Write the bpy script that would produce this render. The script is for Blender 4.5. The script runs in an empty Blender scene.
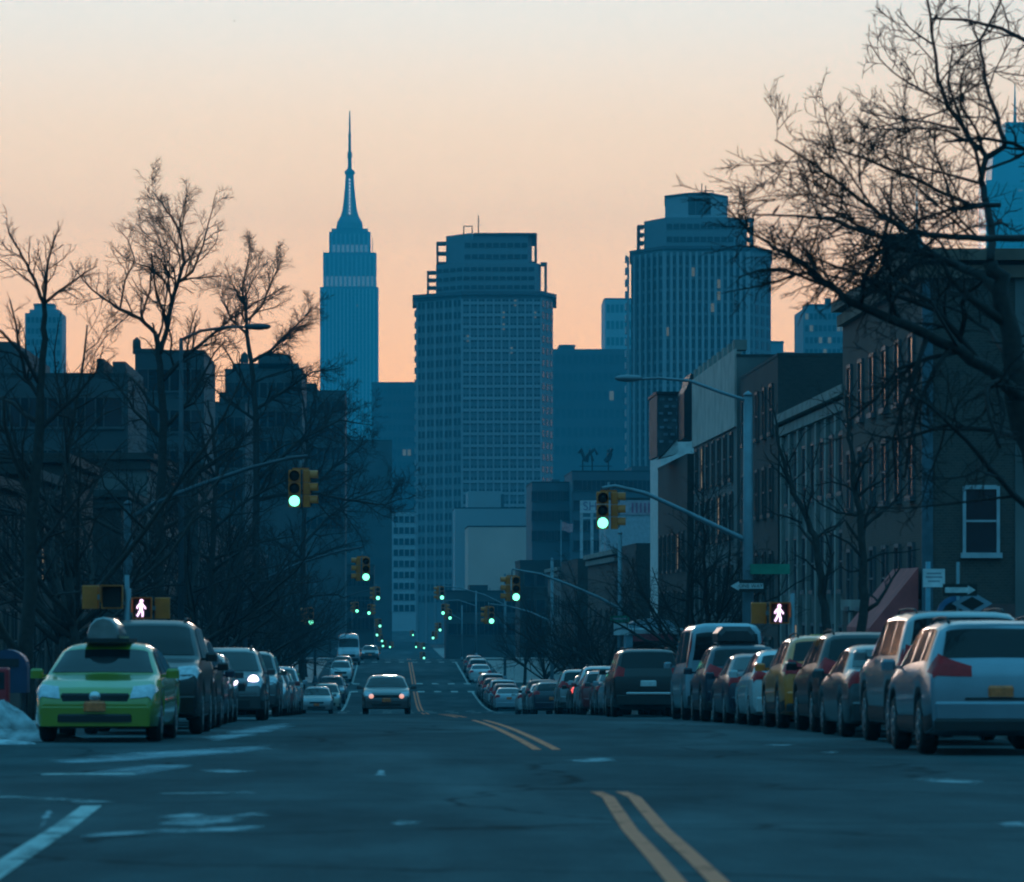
import bpy, bmesh, math, random
from math import sin, cos, pi, sqrt, atan2, atan, radians as R
from mathutils import Vector, Matrix

# ------------------------------------------------------------------ camera, sky, sun, exposure
F = 4200.0          # focal length in pixels of a 1024 px wide frame
VX, HY = 389.5, 600.0   # where the street's direction and the horizon meet in the frame
ZC = 1.6            # camera height above z = 0
scene = bpy.context.scene
C = scene.collection
cam_data = bpy.data.cameras.new('camera')
cam = bpy.data.objects.new('camera', cam_data)
C.objects.link(cam)
cam.location = (0, 0, ZC)
cam.rotation_euler = (R(90), 0, 0)
cam_data.sensor_width = 36.0
cam_data.sensor_fit = 'HORIZONTAL'
cam_data.lens = F * 36.0 / 1024.0
cam_data.shift_x = (512 - VX) / 1024.0
cam_data.shift_y = (HY - 441) / 1024.0
cam_data.clip_start = 0.5
cam_data.clip_end = 60000
cam_data.dof.use_dof = True
cam_data.dof.focus_distance = 420
cam_data.dof.aperture_fstop = 4.8
scene.camera = cam

scene.view_settings.view_transform = 'Standard'
scene.view_settings.look = 'None'
scene.view_settings.gamma = 1
scene.view_settings.exposure = 0
scene.view_settings.use_curve_mapping = False
scene.cycles.filter_width = 2.0
scene.cycles.max_bounces = 5
scene.cycles.diffuse_bounces = 3
scene.cycles.glossy_bounces = 3
scene.cycles.volume_bounces = 0
scene.cycles.sample_clamp_indirect = 3
scene.cycles.use_denoising = True

SUN_EL, SUN_AZ = R(4.0), R(0.1)     # low in the west, at the end of the street
world = bpy.data.worlds.new('World')
scene.world = world
world.use_nodes = True
nt = world.node_tree
nt.nodes.clear()
N = nt.nodes.new; Lk = nt.links.new
w_out = N('ShaderNodeOutputWorld'); w_bg = N('ShaderNodeBackground')
w_sky = N('ShaderNodeTexSky'); w_sky.sky_type = 'NISHITA'; w_sky.sun_disc = False
w_sky.sun_elevation = SUN_EL; w_sky.sun_rotation = SUN_AZ
w_tc = N('ShaderNodeTexCoord'); w_sep = N('ShaderNodeSeparateXYZ')
Lk(w_tc.outputs['Generated'], w_sep.inputs[0])
def ramp(stops):
    r = N('ShaderNodeValToRGB'); e = r.color_ramp.elements
    while len(e) < len(stops): e.new(0.5)
    for k, (p, c) in enumerate(stops):
        e[k].position = p; e[k].color = (*c, 1)
    Lk(w_sep.outputs['Z'], r.inputs['Fac']); return r
# the dusk glow over the west end of the street and the deep blue of the rest of the dome
west = ramp([(0.0, (3.9, 1.42, .36)), (.05, (3.75, 1.60, .46)), (.081, (3.42, 1.86, .84)), (.095, (3.05, 1.88, 1.0)),
             (.111, (2.58, 1.77, 1.09)), (.134, (2.0, 1.72, 1.38)), (.145, (1.78, 1.68, 1.46)), (.2, (.75, 1.02, 1.06)), (.3, (.22, .66, .88)), (.5, (.11, .55, .86)), (1, (.10, .56, .90))])
east = ramp([(0.0, (.008, .045, .075)), (.14, (.016, .10, .165)), (.32, (.05, .29, .48)), (.6, (.10, .56, .90)), (1, (.10, .57, .92))])
w_mr = N('ShaderNodeMapRange'); w_mr.interpolation_type = 'SMOOTHSTEP'
w_mr.inputs['From Min'].default_value = .72; w_mr.inputs['From Max'].default_value = .985
Lk(w_sep.outputs['Y'], w_mr.inputs['Value'])
w_mx = N('ShaderNodeMix'); w_mx.data_type = 'RGBA'
# overhead the two ramps agree, so the blend only matters low down
Lk(w_mr.outputs['Result'], w_mx.inputs['Factor'])
Lk(east.outputs['Color'], w_mx.inputs['A']); Lk(west.outputs['Color'], w_mx.inputs['B'])
w_add = N('ShaderNodeMix'); w_add.data_type = 'RGBA'; w_add.blend_type = 'ADD'
w_add.inputs['Factor'].default_value = .01
Lk(w_mx.outputs['Result'], w_add.inputs['A']); Lk(w_sky.outputs['Color'], w_add.inputs['B'])
Lk(w_add.outputs['Result'], w_bg.inputs['Color'])
w_bg.inputs['Strength'].default_value = 1.0
Lk(w_bg.outputs[0], w_out.inputs['Surface'])

sun_data = bpy.data.lights.new('sun', 'SUN')
sun_data.energy = 2.4; sun_data.angle = R(3); sun_data.color = (1, .76, .64)
sun = bpy.data.objects.new('sun', sun_data); C.objects.link(sun)
sun.location = (0, 0, 60)
sun.rotation_euler = Vector((-sin(SUN_AZ) * cos(SUN_EL), -cos(SUN_AZ) * cos(SUN_EL), -sin(SUN_EL))).to_track_quat('-Z', 'Y').to_euler()

HAZE_DENSITY = 2.8e-4
HAZE_COLOR = (.03, .66, .93)

# ------------------------------------------------------------------ the lie of the land
# drop of the street below the camera at each distance
DROP = [(-80, 1.1), (0, 1.42), (23, 1.56), (39, 1.79), (56, 2.0), (75, 2.32), (90, 2.63), (113, 3.17), (155, 4.22), (190, 5.18),
        (220, 6.0), (247, 6.6), (270, 7.05), (290, 7.2), (315, 7.1), (340, 6.75), (375, 6.3), (410, 5.95), (430, 6.05), (470, 6.75),
        (520, 7.7), (650, 9.4), (800, 10.4), (1000, 10.5), (1300, 9.0), (1500, 8.0), (2500, 8.0), (14000, 8.0)]
def drop(d):
    if d <= DROP[0][0]: return DROP[0][1]
    for i in range(len(DROP) - 1):
        x0, y0 = DROP[i]; x1, y1 = DROP[i + 1]
        if d <= x1:
            def sl(k):
                if k <= 0 or k >= len(DROP) - 1: return 0.0
                a, b, c = DROP[k - 1], DROP[k], DROP[k + 1]
                s0 = (b[1] - a[1]) / (b[0] - a[0]); s1 = (c[1] - b[1]) / (c[0] - b[0])
                return 0.0 if s0 * s1 <= 0 else 2 * s0 * s1 / (s0 + s1)
            h = x1 - x0; t = (d - x0) / h; m0, m1 = sl(i) * h, sl(i + 1) * h
            return ((2*t**3 - 3*t*t + 1) * y0 + (t**3 - 2*t*t + t) * m0 + (-2*t**3 + 3*t*t) * y1 + (t**3 - t*t) * m1)
    return DROP[-1][1]
def gz(d): return ZC - drop(d)
def slope(d): return (gz(d + 1) - gz(d - 1)) / 2
def at(px, py, d): return Vector(((px - VX) * d / F, d, ZC + (HY - py) * d / F))
def ax(px, d): return (px - VX) * d / F
def az(py, d): return ZC + (HY - py) * d / F
def ground_at(py):                     # distance at which the near road surface meets a picture row
    lo, hi = 5.0, 118.0
    for _ in range(50):
        m = (lo + hi) / 2
        if HY + F * drop(m) / m > py: lo = m
        else: hi = m
    return lo

# ------------------------------------------------------------------ materials
MATS = {}
def mat(name, col, rough=.6, metal=0.0, var=.25, scale=3.0, bump=0.0, coat=0.0, spec=.5, emit=None, estr=1.0, stretch=None):
    if name in MATS: return MATS[name]
    m = bpy.data.materials.new(name); m.use_nodes = True
    t = m.node_tree; b = t.nodes['Principled BSDF']
    b.inputs['Base Color'].default_value = (*col, 1)
    b.inputs['Roughness'].default_value = rough
    b.inputs['Metallic'].default_value = metal
    b.inputs['Specular IOR Level'].default_value = spec
    if coat: b.inputs['Coat Weight'].default_value = coat; b.inputs['Coat Roughness'].default_value = .06
    if emit:
        b.inputs['Emission Color'].default_value = (*emit, 1); b.inputs['Emission Strength'].default_value = estr
    if var:
        tc = t.nodes.new('ShaderNodeTexCoord'); n = t.nodes.new('ShaderNodeTexNoise')
        n.inputs['Scale'].default_value = scale; n.inputs['Detail'].default_value = 5
        src = tc.outputs['Object']
        if stretch:
            mp = t.nodes.new('ShaderNodeMapping'); mp.inputs['Scale'].default_value = stretch
            t.links.new(src, mp.inputs['Vector']); src = mp.outputs['Vector']
        t.links.new(src, n.inputs['Vector'])
        r = t.nodes.new('ShaderNodeValToRGB')
        r.color_ramp.elements[0].position = .3; r.color_ramp.elements[1].position = .72
        r.color_ramp.elements[0].color = (*[max(0, c * (1 - var)) for c in col], 1)
        r.color_ramp.elements[1].color = (*[min(1, c * (1 + var)) for c in col], 1)
        t.links.new(n.outputs['Fac'], r.inputs['Fac']); t.links.new(r.outputs['Color'], b.inputs['Base Color'])
        if bump:
            bp = t.nodes.new('ShaderNodeBump'); bp.inputs['Strength'].default_value = bump; bp.inputs['Distance'].default_value = .02
            t.links.new(n.outputs['Fac'], bp.inputs['Height']); t.links.new(bp.outputs['Normal'], b.inputs['Normal'])
    MATS[name] = m
    return m

def brick_mat(name, c1, c2, mortar, scale=3.2):
    if name in MATS: return MATS[name]
    m = mat(name, c1, .85, var=0)
    t = m.node_tree; b = t.nodes['Principled BSDF']
    tc = t.nodes.new('ShaderNodeTexCoord'); mp = t.nodes.new('ShaderNodeMapping')
    geo = t.nodes.new('ShaderNodeNewGeometry')
    br = t.nodes.new('ShaderNodeTexBrick'); br.inputs['Scale'].default_value = scale
    br.inputs['Color1'].default_value = (*c1, 1); br.inputs['Color2'].default_value = (*c2, 1); br.inputs['Mortar'].default_value = (*mortar, 1)
    br.inputs['Mortar Size'].default_value = .016
    # walls run along x or along y: brick across (x + y, z)
    sp = t.nodes.new('ShaderNodeSeparateXYZ'); ad = t.nodes.new('ShaderNodeMath'); cb = t.nodes.new('ShaderNodeCombineXYZ')
    t.links.new(tc.outputs['Object'], sp.inputs[0]); t.links.new(sp.outputs['X'], ad.inputs[0]); t.links.new(sp.outputs['Y'], ad.inputs[1])
    t.links.new(ad.outputs[0], cb.inputs['X']); t.links.new(sp.outputs['Z'], cb.inputs['Y'])
    t.links.new(cb.outputs[0], br.inputs['Vector'])
    n = t.nodes.new('ShaderNodeTexNoise'); n.inputs['Scale'].default_value = .35; n.inputs['Detail'].default_value = 6
    t.links.new(tc.outputs['Object'], n.inputs['Vector'])
    mx = t.nodes.new('ShaderNodeMix'); mx.data_type = 'RGBA'; mx.blend_type = 'MULTIPLY'; mx.inputs['Factor'].default_value = .55
    t.links.new(br.outputs['Color'], mx.inputs['A']); t.links.new(n.outputs['Fac'], mx.inputs['B'])
    t.links.new(mx.outputs['Result'], b.inputs['Base Color'])
    return m

def asphalt_mat():
    m = mat('asphalt', (.06, .06, .062), .55, var=0)
    t = m.node_tree; b = t.nodes['Principled BSDF']
    tc = t.nodes.new('ShaderNodeTexCoord')
    def noise(scale, detail=4, stretch=None, rough=.5):
        n = t.nodes.new('ShaderNodeTexNoise'); n.inputs['Scale'].default_value = scale; n.inputs['Detail'].default_value = detail
        n.inputs['Roughness'].default_value = rough
        src = tc.outputs['Object']
        if stretch:
            mp = t.nodes.new('ShaderNodeMapping'); mp.inputs['Scale'].default_value = stretch
            t.links.new(src, mp.inputs['Vector']); src = mp.outputs['Vector']
        t.links.new(src, n.inputs['Vector']); return n
    def rmp(src, stops):
        r = t.nodes.new('ShaderNodeValToRGB')
        for k, (p, c) in enumerate(stops):
            e = r.color_ramp.elements[k] if k < 2 else r.color_ramp.elements.new(p)
            e.position = p; e.color = (*c, 1)
        t.links.new(src, r.inputs['Fac']); return r
    base = rmp(noise(.5, 8, (1, .35, 1), .65).outputs['Fac'], [(.3, (.036, .054, .058)), (.7, (.082, .118, .126))])
    grain = rmp(noise(55, 3).outputs['Fac'], [(.3, (.55, .55, .55)), (.75, (1.3, 1.3, 1.3))])
    mx = t.nodes.new('ShaderNodeMix'); mx.data_type = 'RGBA'; mx.blend_type = 'MULTIPLY'; mx.inputs['Factor'].default_value = .8
    t.links.new(base.outputs['Color'], mx.inputs['A']); t.links.new(grain.outputs['Color'], mx.inputs['B'])
    # dried road salt in long smears
    salt = rmp(noise(.22, 7, (1, .16, 1), .62).outputs['Fac'], [(.50, (0, 0, 0)), (.74, (1, 1, 1))])
    sm = t.nodes.new('ShaderNodeMath'); sm.operation = 'MULTIPLY'; sm.inputs[1].default_value = .35
    t.links.new(salt.outputs['Color'], sm.inputs[0])
    mx2 = t.nodes.new('ShaderNodeMix'); mx2.data_type = 'RGBA'
    t.links.new(sm.outputs[0], mx2.inputs['Factor']); t.links.new(mx.outputs['Result'], mx2.inputs['A']); mx2.inputs['B'].default_value = (.24, .28, .29, 1)
    # sealed cracks
    vo = t.nodes.new('ShaderNodeTexVoronoi'); vo.feature = 'DISTANCE_TO_EDGE'; vo.inputs['Scale'].default_value = .16
    nz = noise(.8, 3); av = t.nodes.new('ShaderNodeVectorMath'); av.operation = 'ADD'
    t.links.new(tc.outputs['Object'], av.inputs[0]); t.links.new(nz.outputs['Color'], av.inputs[1]); t.links.new(av.outputs[0], vo.inputs['Vector'])
    cr = rmp(vo.outputs['Distance'], [(.0, (.35, .35, .35)), (.012, (1, 1, 1))])
    mx3 = t.nodes.new('ShaderNodeMix'); mx3.data_type = 'RGBA'; mx3.blend_type = 'MULTIPLY'; mx3.inputs['Factor'].default_value = 1
    t.links.new(mx2.outputs['Result'], mx3.inputs['A']); t.links.new(cr.outputs['Color'], mx3.inputs['B'])
    t.links.new(mx3.outputs['Result'], b.inputs['Base Color'])
    rr = rmp(noise(.3, 6, (1, .3, 1)).outputs['Fac'], [(.35, (.72, .72, .72)), (.7, (.95, .95, .95))])
    t.links.new(rr.outputs['Color'], b.inputs['Roughness'])
    b.inputs['Specular IOR Level'].default_value = 0
    b.inputs['Sheen Weight'].default_value = .05; b.inputs['Sheen Roughness'].default_value = .45
    bp = t.nodes.new('ShaderNodeBump'); bp.inputs['Strength'].default_value = .12; bp.inputs['Distance'].default_value = .004
    t.links.new(grain.outputs['Color'], bp.inputs['Height']); t.links.new(bp.outputs['Normal'], b.inputs['Normal'])
    return m

def worn_paint(name, col, wear=.5, soft=.12, scale=3, keep=1.0, ragged=0.0):
    """paint or dried slush worn through to the asphalt below"""
    if name in MATS: return MATS[name]
    m = mat(name, col, .75, var=0)
    t = m.node_tree; b = t.nodes['Principled BSDF']
    tc = t.nodes.new('ShaderNodeTexCoord'); n = t.nodes.new('ShaderNodeTexNoise'); n.inputs['Scale'].default_value = scale; n.inputs['Detail'].default_value = 9
    n.inputs['Roughness'].default_value = .7
    mp = t.nodes.new('ShaderNodeMapping'); mp.inputs['Scale'].default_value = (1, .45, 1)
    t.links.new(tc.outputs['Object'], mp.inputs['Vector']); t.links.new(mp.outputs['Vector'], n.inputs['Vector'])
    r = t.nodes.new('ShaderNodeMapRange'); r.inputs['From Min'].default_value = wear - soft; r.inputs['From Max'].default_value = wear + soft
    r.inputs['To Max'].default_value = keep
    src = n.outputs['Fac']
    if ragged:          # the sheet frays towards its rim
        at_ = t.nodes.new('ShaderNodeAttribute'); at_.attribute_name = 'inside'
        ma = t.nodes.new('ShaderNodeMath'); ma.operation = 'MULTIPLY_ADD'; ma.inputs[1].default_value = ragged; ma.inputs[2].default_value = -ragged
        t.links.new(at_.outputs['Fac'], ma.inputs[0]); ad = t.nodes.new('ShaderNodeMath'); ad.operation = 'ADD'
        t.links.new(ma.outputs[0], ad.inputs[0]); t.links.new(src, ad.inputs[1]); src = ad.outputs[0]
    t.links.new(src, r.inputs['Value']); t.links.new(r.outputs['Result'], b.inputs['Alpha'])
    b.inputs['Specular IOR Level'].default_value = 0
    return m

ASPHALT = asphalt_mat()
CONCRETE = mat('concrete', (.26, .26, .25), .85, var=.3, scale=1.3, bump=.2)
EARTH = mat('earth', (.07, .065, .06), .95, var=.4, scale=.05)
WHITE_LINE = worn_paint('white_road_paint', (.5, .5, .48), .42)
FAINT_LINE = worn_paint('faded_white_road_paint', (.36, .36, .36), .50, .1, 2.2)
YELLOW_LINE = worn_paint('yellow_road_paint', (1.0, .25, .15), .34)
SNOW = mat('dirty_snow', (.36, .38, .40), .85, var=.55, scale=4.5, bump=1.0)
BARK = mat('bark', (.035, .028, .026), .9, var=.35, scale=9, bump=.3)
TWIG = mat('twig_bark', (.03, .022, .022), .9, var=.3, scale=4)
STEEL = mat('galvanised_steel', (.17, .23, .26), .5, .3, var=.2, scale=2)
DARKMETAL = mat('dark_metal', (.03, .03, .035), .5, .4, var=.2)
SIG_Y = mat('signal_yellow', (.66, .15, .018), .5, var=.15, scale=4)
SIG_BLK = mat('signal_black', (.012, .012, .012), .6, var=.1)
LENS_OFF = mat('dark_lens', (.03, .02, .02), .2, var=.1)
LENS_GREEN = mat('lit_green_lens', (.1, .8, .5), .3, var=0, emit=(.16, .95, .62), estr=3.2)
LENS_RED = mat('lit_red_lens', (.6, .1, .05), .3, var=0, emit=(1, .18, .08), estr=2.0)
WALK_LIT = mat('lit_walk_symbol', (.8, .8, .8), .3, var=0, emit=(1, .66, .97), estr=2.0)
GLASS = mat('car_glass', (.006, .009, .011), .06, var=0, spec=.32)
WIN_GLASS = mat('window_glass', (.015, .022, .03), .08, var=.3, scale=.4, spec=.6)
CHROME = mat('chrome', (.55, .55, .55), .18, .9, var=.05)
RUBBER = mat('tyre_rubber', (.014, .014, .014), .85, var=.2, scale=8)
RIM = mat('alloy_rim', (.32, .32, .33), .35, .8, var=.1)
TRIM = mat('black_trim', (.014, .014, .015), .6, var=.15)
HEAD = mat('headlamp_glass', (.45, .47, .5), .12, .3, var=.2, scale=14)
HEAD_LIT = mat('lit_headlamp', (.9, .9, .9), .3, var=0, emit=(1, .82, 1), estr=6)
HEAD_WARM = mat('lit_warm_headlamp', (.9, .7, .6), .3, var=0, emit=(1, .42, .30), estr=.95)
TAIL = mat('tail_lamp', (.5, .008, .012), .25, var=.15, scale=10, spec=.3)
TAIL_LIT = mat('lit_tail_lamp', (.6, .05, .05), .3, var=0, emit=(1, .10, .08), estr=1.6)
PLATE_Y = mat('orange_plate', (.85, .17, .05), .5, var=.25, scale=12)
PLATE_W = mat('white_plate', (.55, .55, .55), .5, var=.2, scale=12)
def paint(name, col, metal=.0, rough=.32, coat=.8): return mat(name + '_paint', col, rough, metal, var=.12, scale=1.5, coat=coat)

# ------------------------------------------------------------------ mesh builder and object helpers
class MB:
    def __init__(s): s.v = []; s.f = []; s.sm = []
    def add(s, vs, fs, smooth=False):
        o = len(s.v); s.v += [tuple(p) for p in vs]
        for f in fs: s.f.append(tuple(i + o for i in f)); s.sm.append(smooth)
        return s
    def box(s, x0, x1, y0, y1, z0, z1):
        return s.add([(x0,y0,z0),(x1,y0,z0),(x1,y1,z0),(x0,y1,z0),(x0,y0,z1),(x1,y0,z1),(x1,y1,z1),(x0,y1,z1)],
              [(0,3,2,1),(4,5,6,7),(0,1,5,4),(1,2,6,5),(2,3,7,6),(3,0,4,7)])
    def rbox(s, x0, x1, y0, y1, z0, z1, b):     # box with its upright and top edges bevelled
        pl = lambda k: [(x0+b,y0+k),(x1-b,y0+k),(x1-k,y0+b),(x1-k,y1-b),(x1-b,y1-k),(x0+b,y1-k),(x0+k,y1-b),(x0+k,y0+b)]
        rings = [[(x, y, z0) for x, y in pl(0)], [(x, y, z1-b) for x, y in pl(0)]]
        i = b * .7
        rings.append([(min(max(x, x0+i), x1-i), min(max(y, y0+i), y1-i), z1) for x, y in pl(0)])
        return s.loft(rings)
    def loft(s, rings, caps=True, smooth=False, closed=True):
        n = len(rings[0]); vs = [p for r in rings for p in r]; fs = []
        for i in range(len(rings) - 1):
            for j in range(n if closed else n - 1):
                k = (j + 1) % n
                fs.append((i*n+j, i*n+k, (i+1)*n+k, (i+1)*n+j))
        s.add(vs, fs, smooth)
        if caps:
            o = len(s.v) - len(vs)
            s.f.append(tuple(o + j for j in reversed(range(n)))); s.sm.append(False)
            s.f.append(tuple(o + (len(rings)-1)*n + j for j in range(n))); s.sm.append(False)
        return s
    def prism(s, poly, z0, z1):
        return s.loft([[(x, y, z0) for x, y in poly], [(x, y, z1) for x, y in poly]])
    def tube(s, pts, radii, n=8, caps=True, smooth=True):
        pts = [Vector(p) for p in pts]
        if not hasattr(radii, '__len__'): radii = [radii] * len(pts)
        rings = []; prev = None
        for i, p in enumerate(pts):
            t = (pts[min(i+1, len(pts)-1)] - pts[max(i-1, 0)])
            if t.length < 1e-9: t = Vector((0, 0, 1))
            t.normalize()
            if prev is None:
                a = Vector((0, 0, 1)) if abs(t.z) < .9 else Vector((1, 0, 0))
                u = t.cross(a).normalized()
            else:
                u = prev - t * prev.dot(t)
                u = u.normalized() if u.length > 1e-6 else t.orthogonal().normalized()
            prev = u; w = t.cross(u)
            rings.append([p + (u * cos(2*pi*k/n) + w * sin(2*pi*k/n)) * radii[i] for k in range(n)])
        return s.loft(rings, caps, smooth)
    def lathe(s, prof, axis='z', n=16, c=(0, 0, 0), caps=True, smooth=True):    # prof: (r, h)
        rings = []
        for r, h in prof:
            ring = []
            for k in range(n):
                a = 2*pi*k/n; p = (r*cos(a), r*sin(a), h)
                if axis == 'x': p = (h, r*cos(a), r*sin(a))
                if axis == 'y': p = (r*sin(a), h, r*cos(a))
                ring.append((p[0]+c[0], p[1]+c[1], p[2]+c[2]))
            rings.append(ring)
        return s.loft(rings, caps, smooth)
    def mesh(s, name, m):
        me = bpy.data.meshes.new(name); me.from_pydata(s.v, [], s.f); me.update()
        me.polygons.foreach_set('use_smooth', s.sm)
        if m: me.materials.append(m)
        return me
    def build(s, name, m, parent=None):
        o = bpy.data.objects.new(name, s.mesh(name, m)); C.objects.link(o)
        if parent: o.parent = parent
        return o

def tag(o, label=None, cat=None, group=None, kind=None):
    if label: o['label'] = label
    if cat: o['category'] = cat
    if group: o['group'] = group
    if kind: o['kind'] = kind
    return o
def empty(name, loc, rz=0.0, label=None, cat=None, group=None, rx=0.0):
    o = bpy.data.objects.new(name, None); C.objects.link(o)
    o.empty_display_size = .2
    o.location = loc; o.rotation_euler = (rx, 0, rz)
    return tag(o, label, cat, group)
CHILD = {}
def copy_tree(o, parent=None):
    c = o.copy(); C.objects.link(c)
    if parent: c.parent = parent
    for ch in o.children: copy_tree(ch, c)
    return c
def set_mat(o, m):
    o.material_slots[0].link = 'OBJECT'; o.material_slots[0].material = m
def struct(name, mb, m):
    return tag(mb.build(name, m), kind='structure')
def text_mesh(name, txt, size, m, parent, loc, rot, align='CENTER'):
    cu = bpy.data.curves.new(name, 'FONT'); cu.body = txt; cu.size = size; cu.align_x = align; cu.align_y = 'CENTER'; cu.extrude = .004
    tmp = bpy.data.objects.new(name, cu)
    C.objects.link(tmp)
    dg = bpy.context.evaluated_depsgraph_get()
    me = bpy.data.meshes.new_from_object(tmp.evaluated_get(dg)); me.name = name
    bpy.data.objects.remove(tmp)
    me.materials.clear(); me.materials.append(m)
    o = bpy.data.objects.new(name, me); C.objects.link(o)
    o.parent = parent; o.location = loc; o.rotation_euler = rot
    return o

# ------------------------------------------------------------------ ground, road, pavements, markings
CL, CR = -6.0, 9.35            # the two kerbs
BL, BR = -11.7, 15.0           # the two building lines
YS = [-60, -20, 0, 4, 8, 12, 16] + [18 + 1.5*k for k in range(75)] + list(range(132, 560, 4)) + list(range(560, 1000, 20)) + list(range(1000, 1600, 50)) + [1800, 2500, 3400, 4300, 5200]
def strip(x0, x1, y0, y1, off):
    ys = [y0] + [y for y in YS if y0 < y < y1] + [y1]
    mb = MB(); vs = []; fs = []
    for y in ys: vs += [(x0, y, gz(y) + off), (x1, y, gz(y) + off)]
    for i in range(len(ys) - 1): fs.append((2*i, 2*i+1, 2*i+3, 2*i+2))
    return mb.add(vs, fs)
g = MB(); xs = [-2600, -1200, -300, -60, 0, 60, 300, 1200, 2600]
vs = [(x, y, gz(y) - .03) for y in YS for x in xs]
n = len(xs); g.add(vs, [(i*n+j, i*n+j+1, (i+1)*n+j+1, (i+1)*n+j) for i in range(len(YS)-1) for j in range(n-1)])
struct('ground', g, EARTH)
struct('road', strip(CL, CR, -55, 1480, 0), ASPHALT)
CROSS = [(38, 56), (100, 115.5), (170, 185), (243, 257), (324, 337), (405, 417)]
for (y0, y1) in CROSS:
    for (x0, x1) in ((-75, CL), (CR, 75)):
        struct('side_street', strip(x0, x1, y0, y1, 0), ASPHALT)
ends = [-55] + [v for c in CROSS for v in c] + [900]
for k in range(0, len(ends), 2):
    y0, y1 = ends[k] + (1 if k else 0), ends[k+1] - 1
    for (x0, x1) in ((BL - 4, CL), (CR, BR + 4)):
        ys = [y0] + [y for y in YS if y0 < y < y1] + [y1]
        mb = MB()
        inner, outer = (x1, x0) if x0 < 0 else (x0, x1)
        mb.loft([[(inner, y, gz(y) - .02), (inner, y, gz(y) + .14), (outer, y, gz(y) + .16), (outer, y, gz(y) - .02)] for y in ys])
        struct('pavement', mb, CONCRETE)

def line_poly(pts, w, off=.005):        # a painted line through ground points (x, y)
    mb = MB(); P = []
    for i in range(len(pts) - 1):
        (xa, ya), (xb, yb) = pts[i], pts[i+1]
        st = [ya] + sorted([y for y in YS if min(ya, yb) < y < max(ya, yb)], reverse=ya > yb) + ([yb] if i == len(pts) - 2 else [])
        for y in st:
            t = (y - ya) / ((yb - ya) or 1); P.append((xa + (xb-xa)*t, y))
    vs = []
    for i, (x, y) in enumerate(P):
        a = P[max(i-1, 0)]; b = P[min(i+1, len(P)-1)]
        tx, ty = b[0]-a[0], b[1]-a[1]; l = sqrt(tx*tx+ty*ty) or 1
        nx, ny = -ty/l*w/2, tx/l*w/2
        vs += [(x+nx, y+ny, gz(y+ny)+off), (x-nx, y-ny, gz(y-ny)+off)]
    return mb.add(vs, [(2*i, 2*i+1, 2*i+3, 2*i+2) for i in range(len(P)-1)])
def gp(px, py):
    d = ground_at(py); return (ax(px, d), d)
for dx in (0, .235):
    struct('yellow_line', line_poly([(1.35+dx, 8), (1.58+dx, 23), (1.72+dx, 30), (1.96+dx, 37.6), (1.93+dx, 39.2)], .115), YELLOW_LINE)
    struct('yellow_line', line_poly([(1.97+dx*1.1, 56), (1.97+dx*1.1, 99)], .12), YELLOW_LINE)
    for (y0, y1) in ((116, 169), (186, 242), (259, 322), (338, 403), (420, 520)):
        struct('yellow_line', line_poly([(1.86+dx, y0), (1.86+dx, y1)], .13), YELLOW_LINE)
for (y0, y1) in ((260, 322), (340, 402)):
    struct('lane_line', line_poly([(-3.0, y0), (-3.0, y1)], .16), WHITE_LINE)
    struct('lane_line', line_poly([(6.35, y0), (6.35, y1)], .16), WHITE_LINE)
for yc in (241.0, 259, 322, 339, 403.5, 418.5):
    mb = MB()
    for k in range(8):
        x = -2.7 + k * 1.28
        if abs(x - 1.9) < .35: continue
        vs = []
        for yy in (yc - 1.3, yc + 1.3): vs += [(x-.27, yy, gz(yy)+.005), (x+.27, yy, gz(yy)+.005)]
        mb.add(vs, [(0, 1, 3, 2)])
    struct('crosswalk_marking', mb, WHITE_LINE)
# worn white markings of the near junction, laid where they meet the ground
struct('lane_line', line_poly([gp(-40, 897), gp(20, 856), gp(60, 830), gp(92, 806)], .17), WHITE_LINE)
struct('lane_line', line_poly([gp(98, 803), gp(60, 800), gp(0, 797), gp(-40, 796)], .34, .006), FAINT_LINE)
struct('stop_line', line_poly([gp(40, 774.5), gp(134, 774)], .55), WHITE_LINE)
struct('stop_line', line_poly([gp(160, 794), gp(252, 793)], .34), FAINT_LINE)
BLOT = worn_paint('worn_away_paint', (.40, .41, .42), .47, .1, 2.2, .9, .22)
def blot(pts, name='worn_marking', m=BLOT, seed=1, off=.006):
    rnd = random.Random(seed); P = [gp(x + rnd.uniform(-2, 2), y + rnd.uniform(-.6, .6)) for x, y in pts]
    bm = bmesh.new()
    bm.faces.new([bm.verts.new((x, y, 0)) for x, y in P])
    bmesh.ops.triangulate(bm, faces=bm.faces[:])
    bmesh.ops.subdivide_edges(bm, edges=bm.edges[:], cuts=5, use_grid_fill=True)
    for v in bm.verts: v.co.z = gz(v.co.y) + off
    bmesh.ops.recalc_face_normals(bm, faces=bm.faces[:])
    rim = [v.is_boundary for v in bm.verts]
    rim2 = [not b and any(e.other_vert(v).is_boundary for e in v.link_edges) for v, b in zip(bm.verts, rim)]
    me = bpy.data.meshes.new(name); bm.to_mesh(me); bm.free(); me.materials.append(m)
    a_ = me.attributes.new('inside', 'FLOAT', 'POINT')
    for k_ in range(len(rim)): a_.data[k_].value = 0 if rim[k_] else (.6 if rim2[k_] else 1)
    o = bpy.data.objects.new(name, me); C.objects.link(o)
    return tag(o, kind='structure')
blot([(150,818),(190,812),(215,816),(270,810),(273,816),(240,826),(195,829),(152,824)], seed=2)
blot([(75,834),(150,830),(270,826),(270,831),(160,836),(80,838)], seed=3)
blot([(374,777),(380,768),(388,770),(386,777)], seed=4)
blot([(385,823),(398,819),(425,822),(420,826),(392,827)], seed=5)
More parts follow.
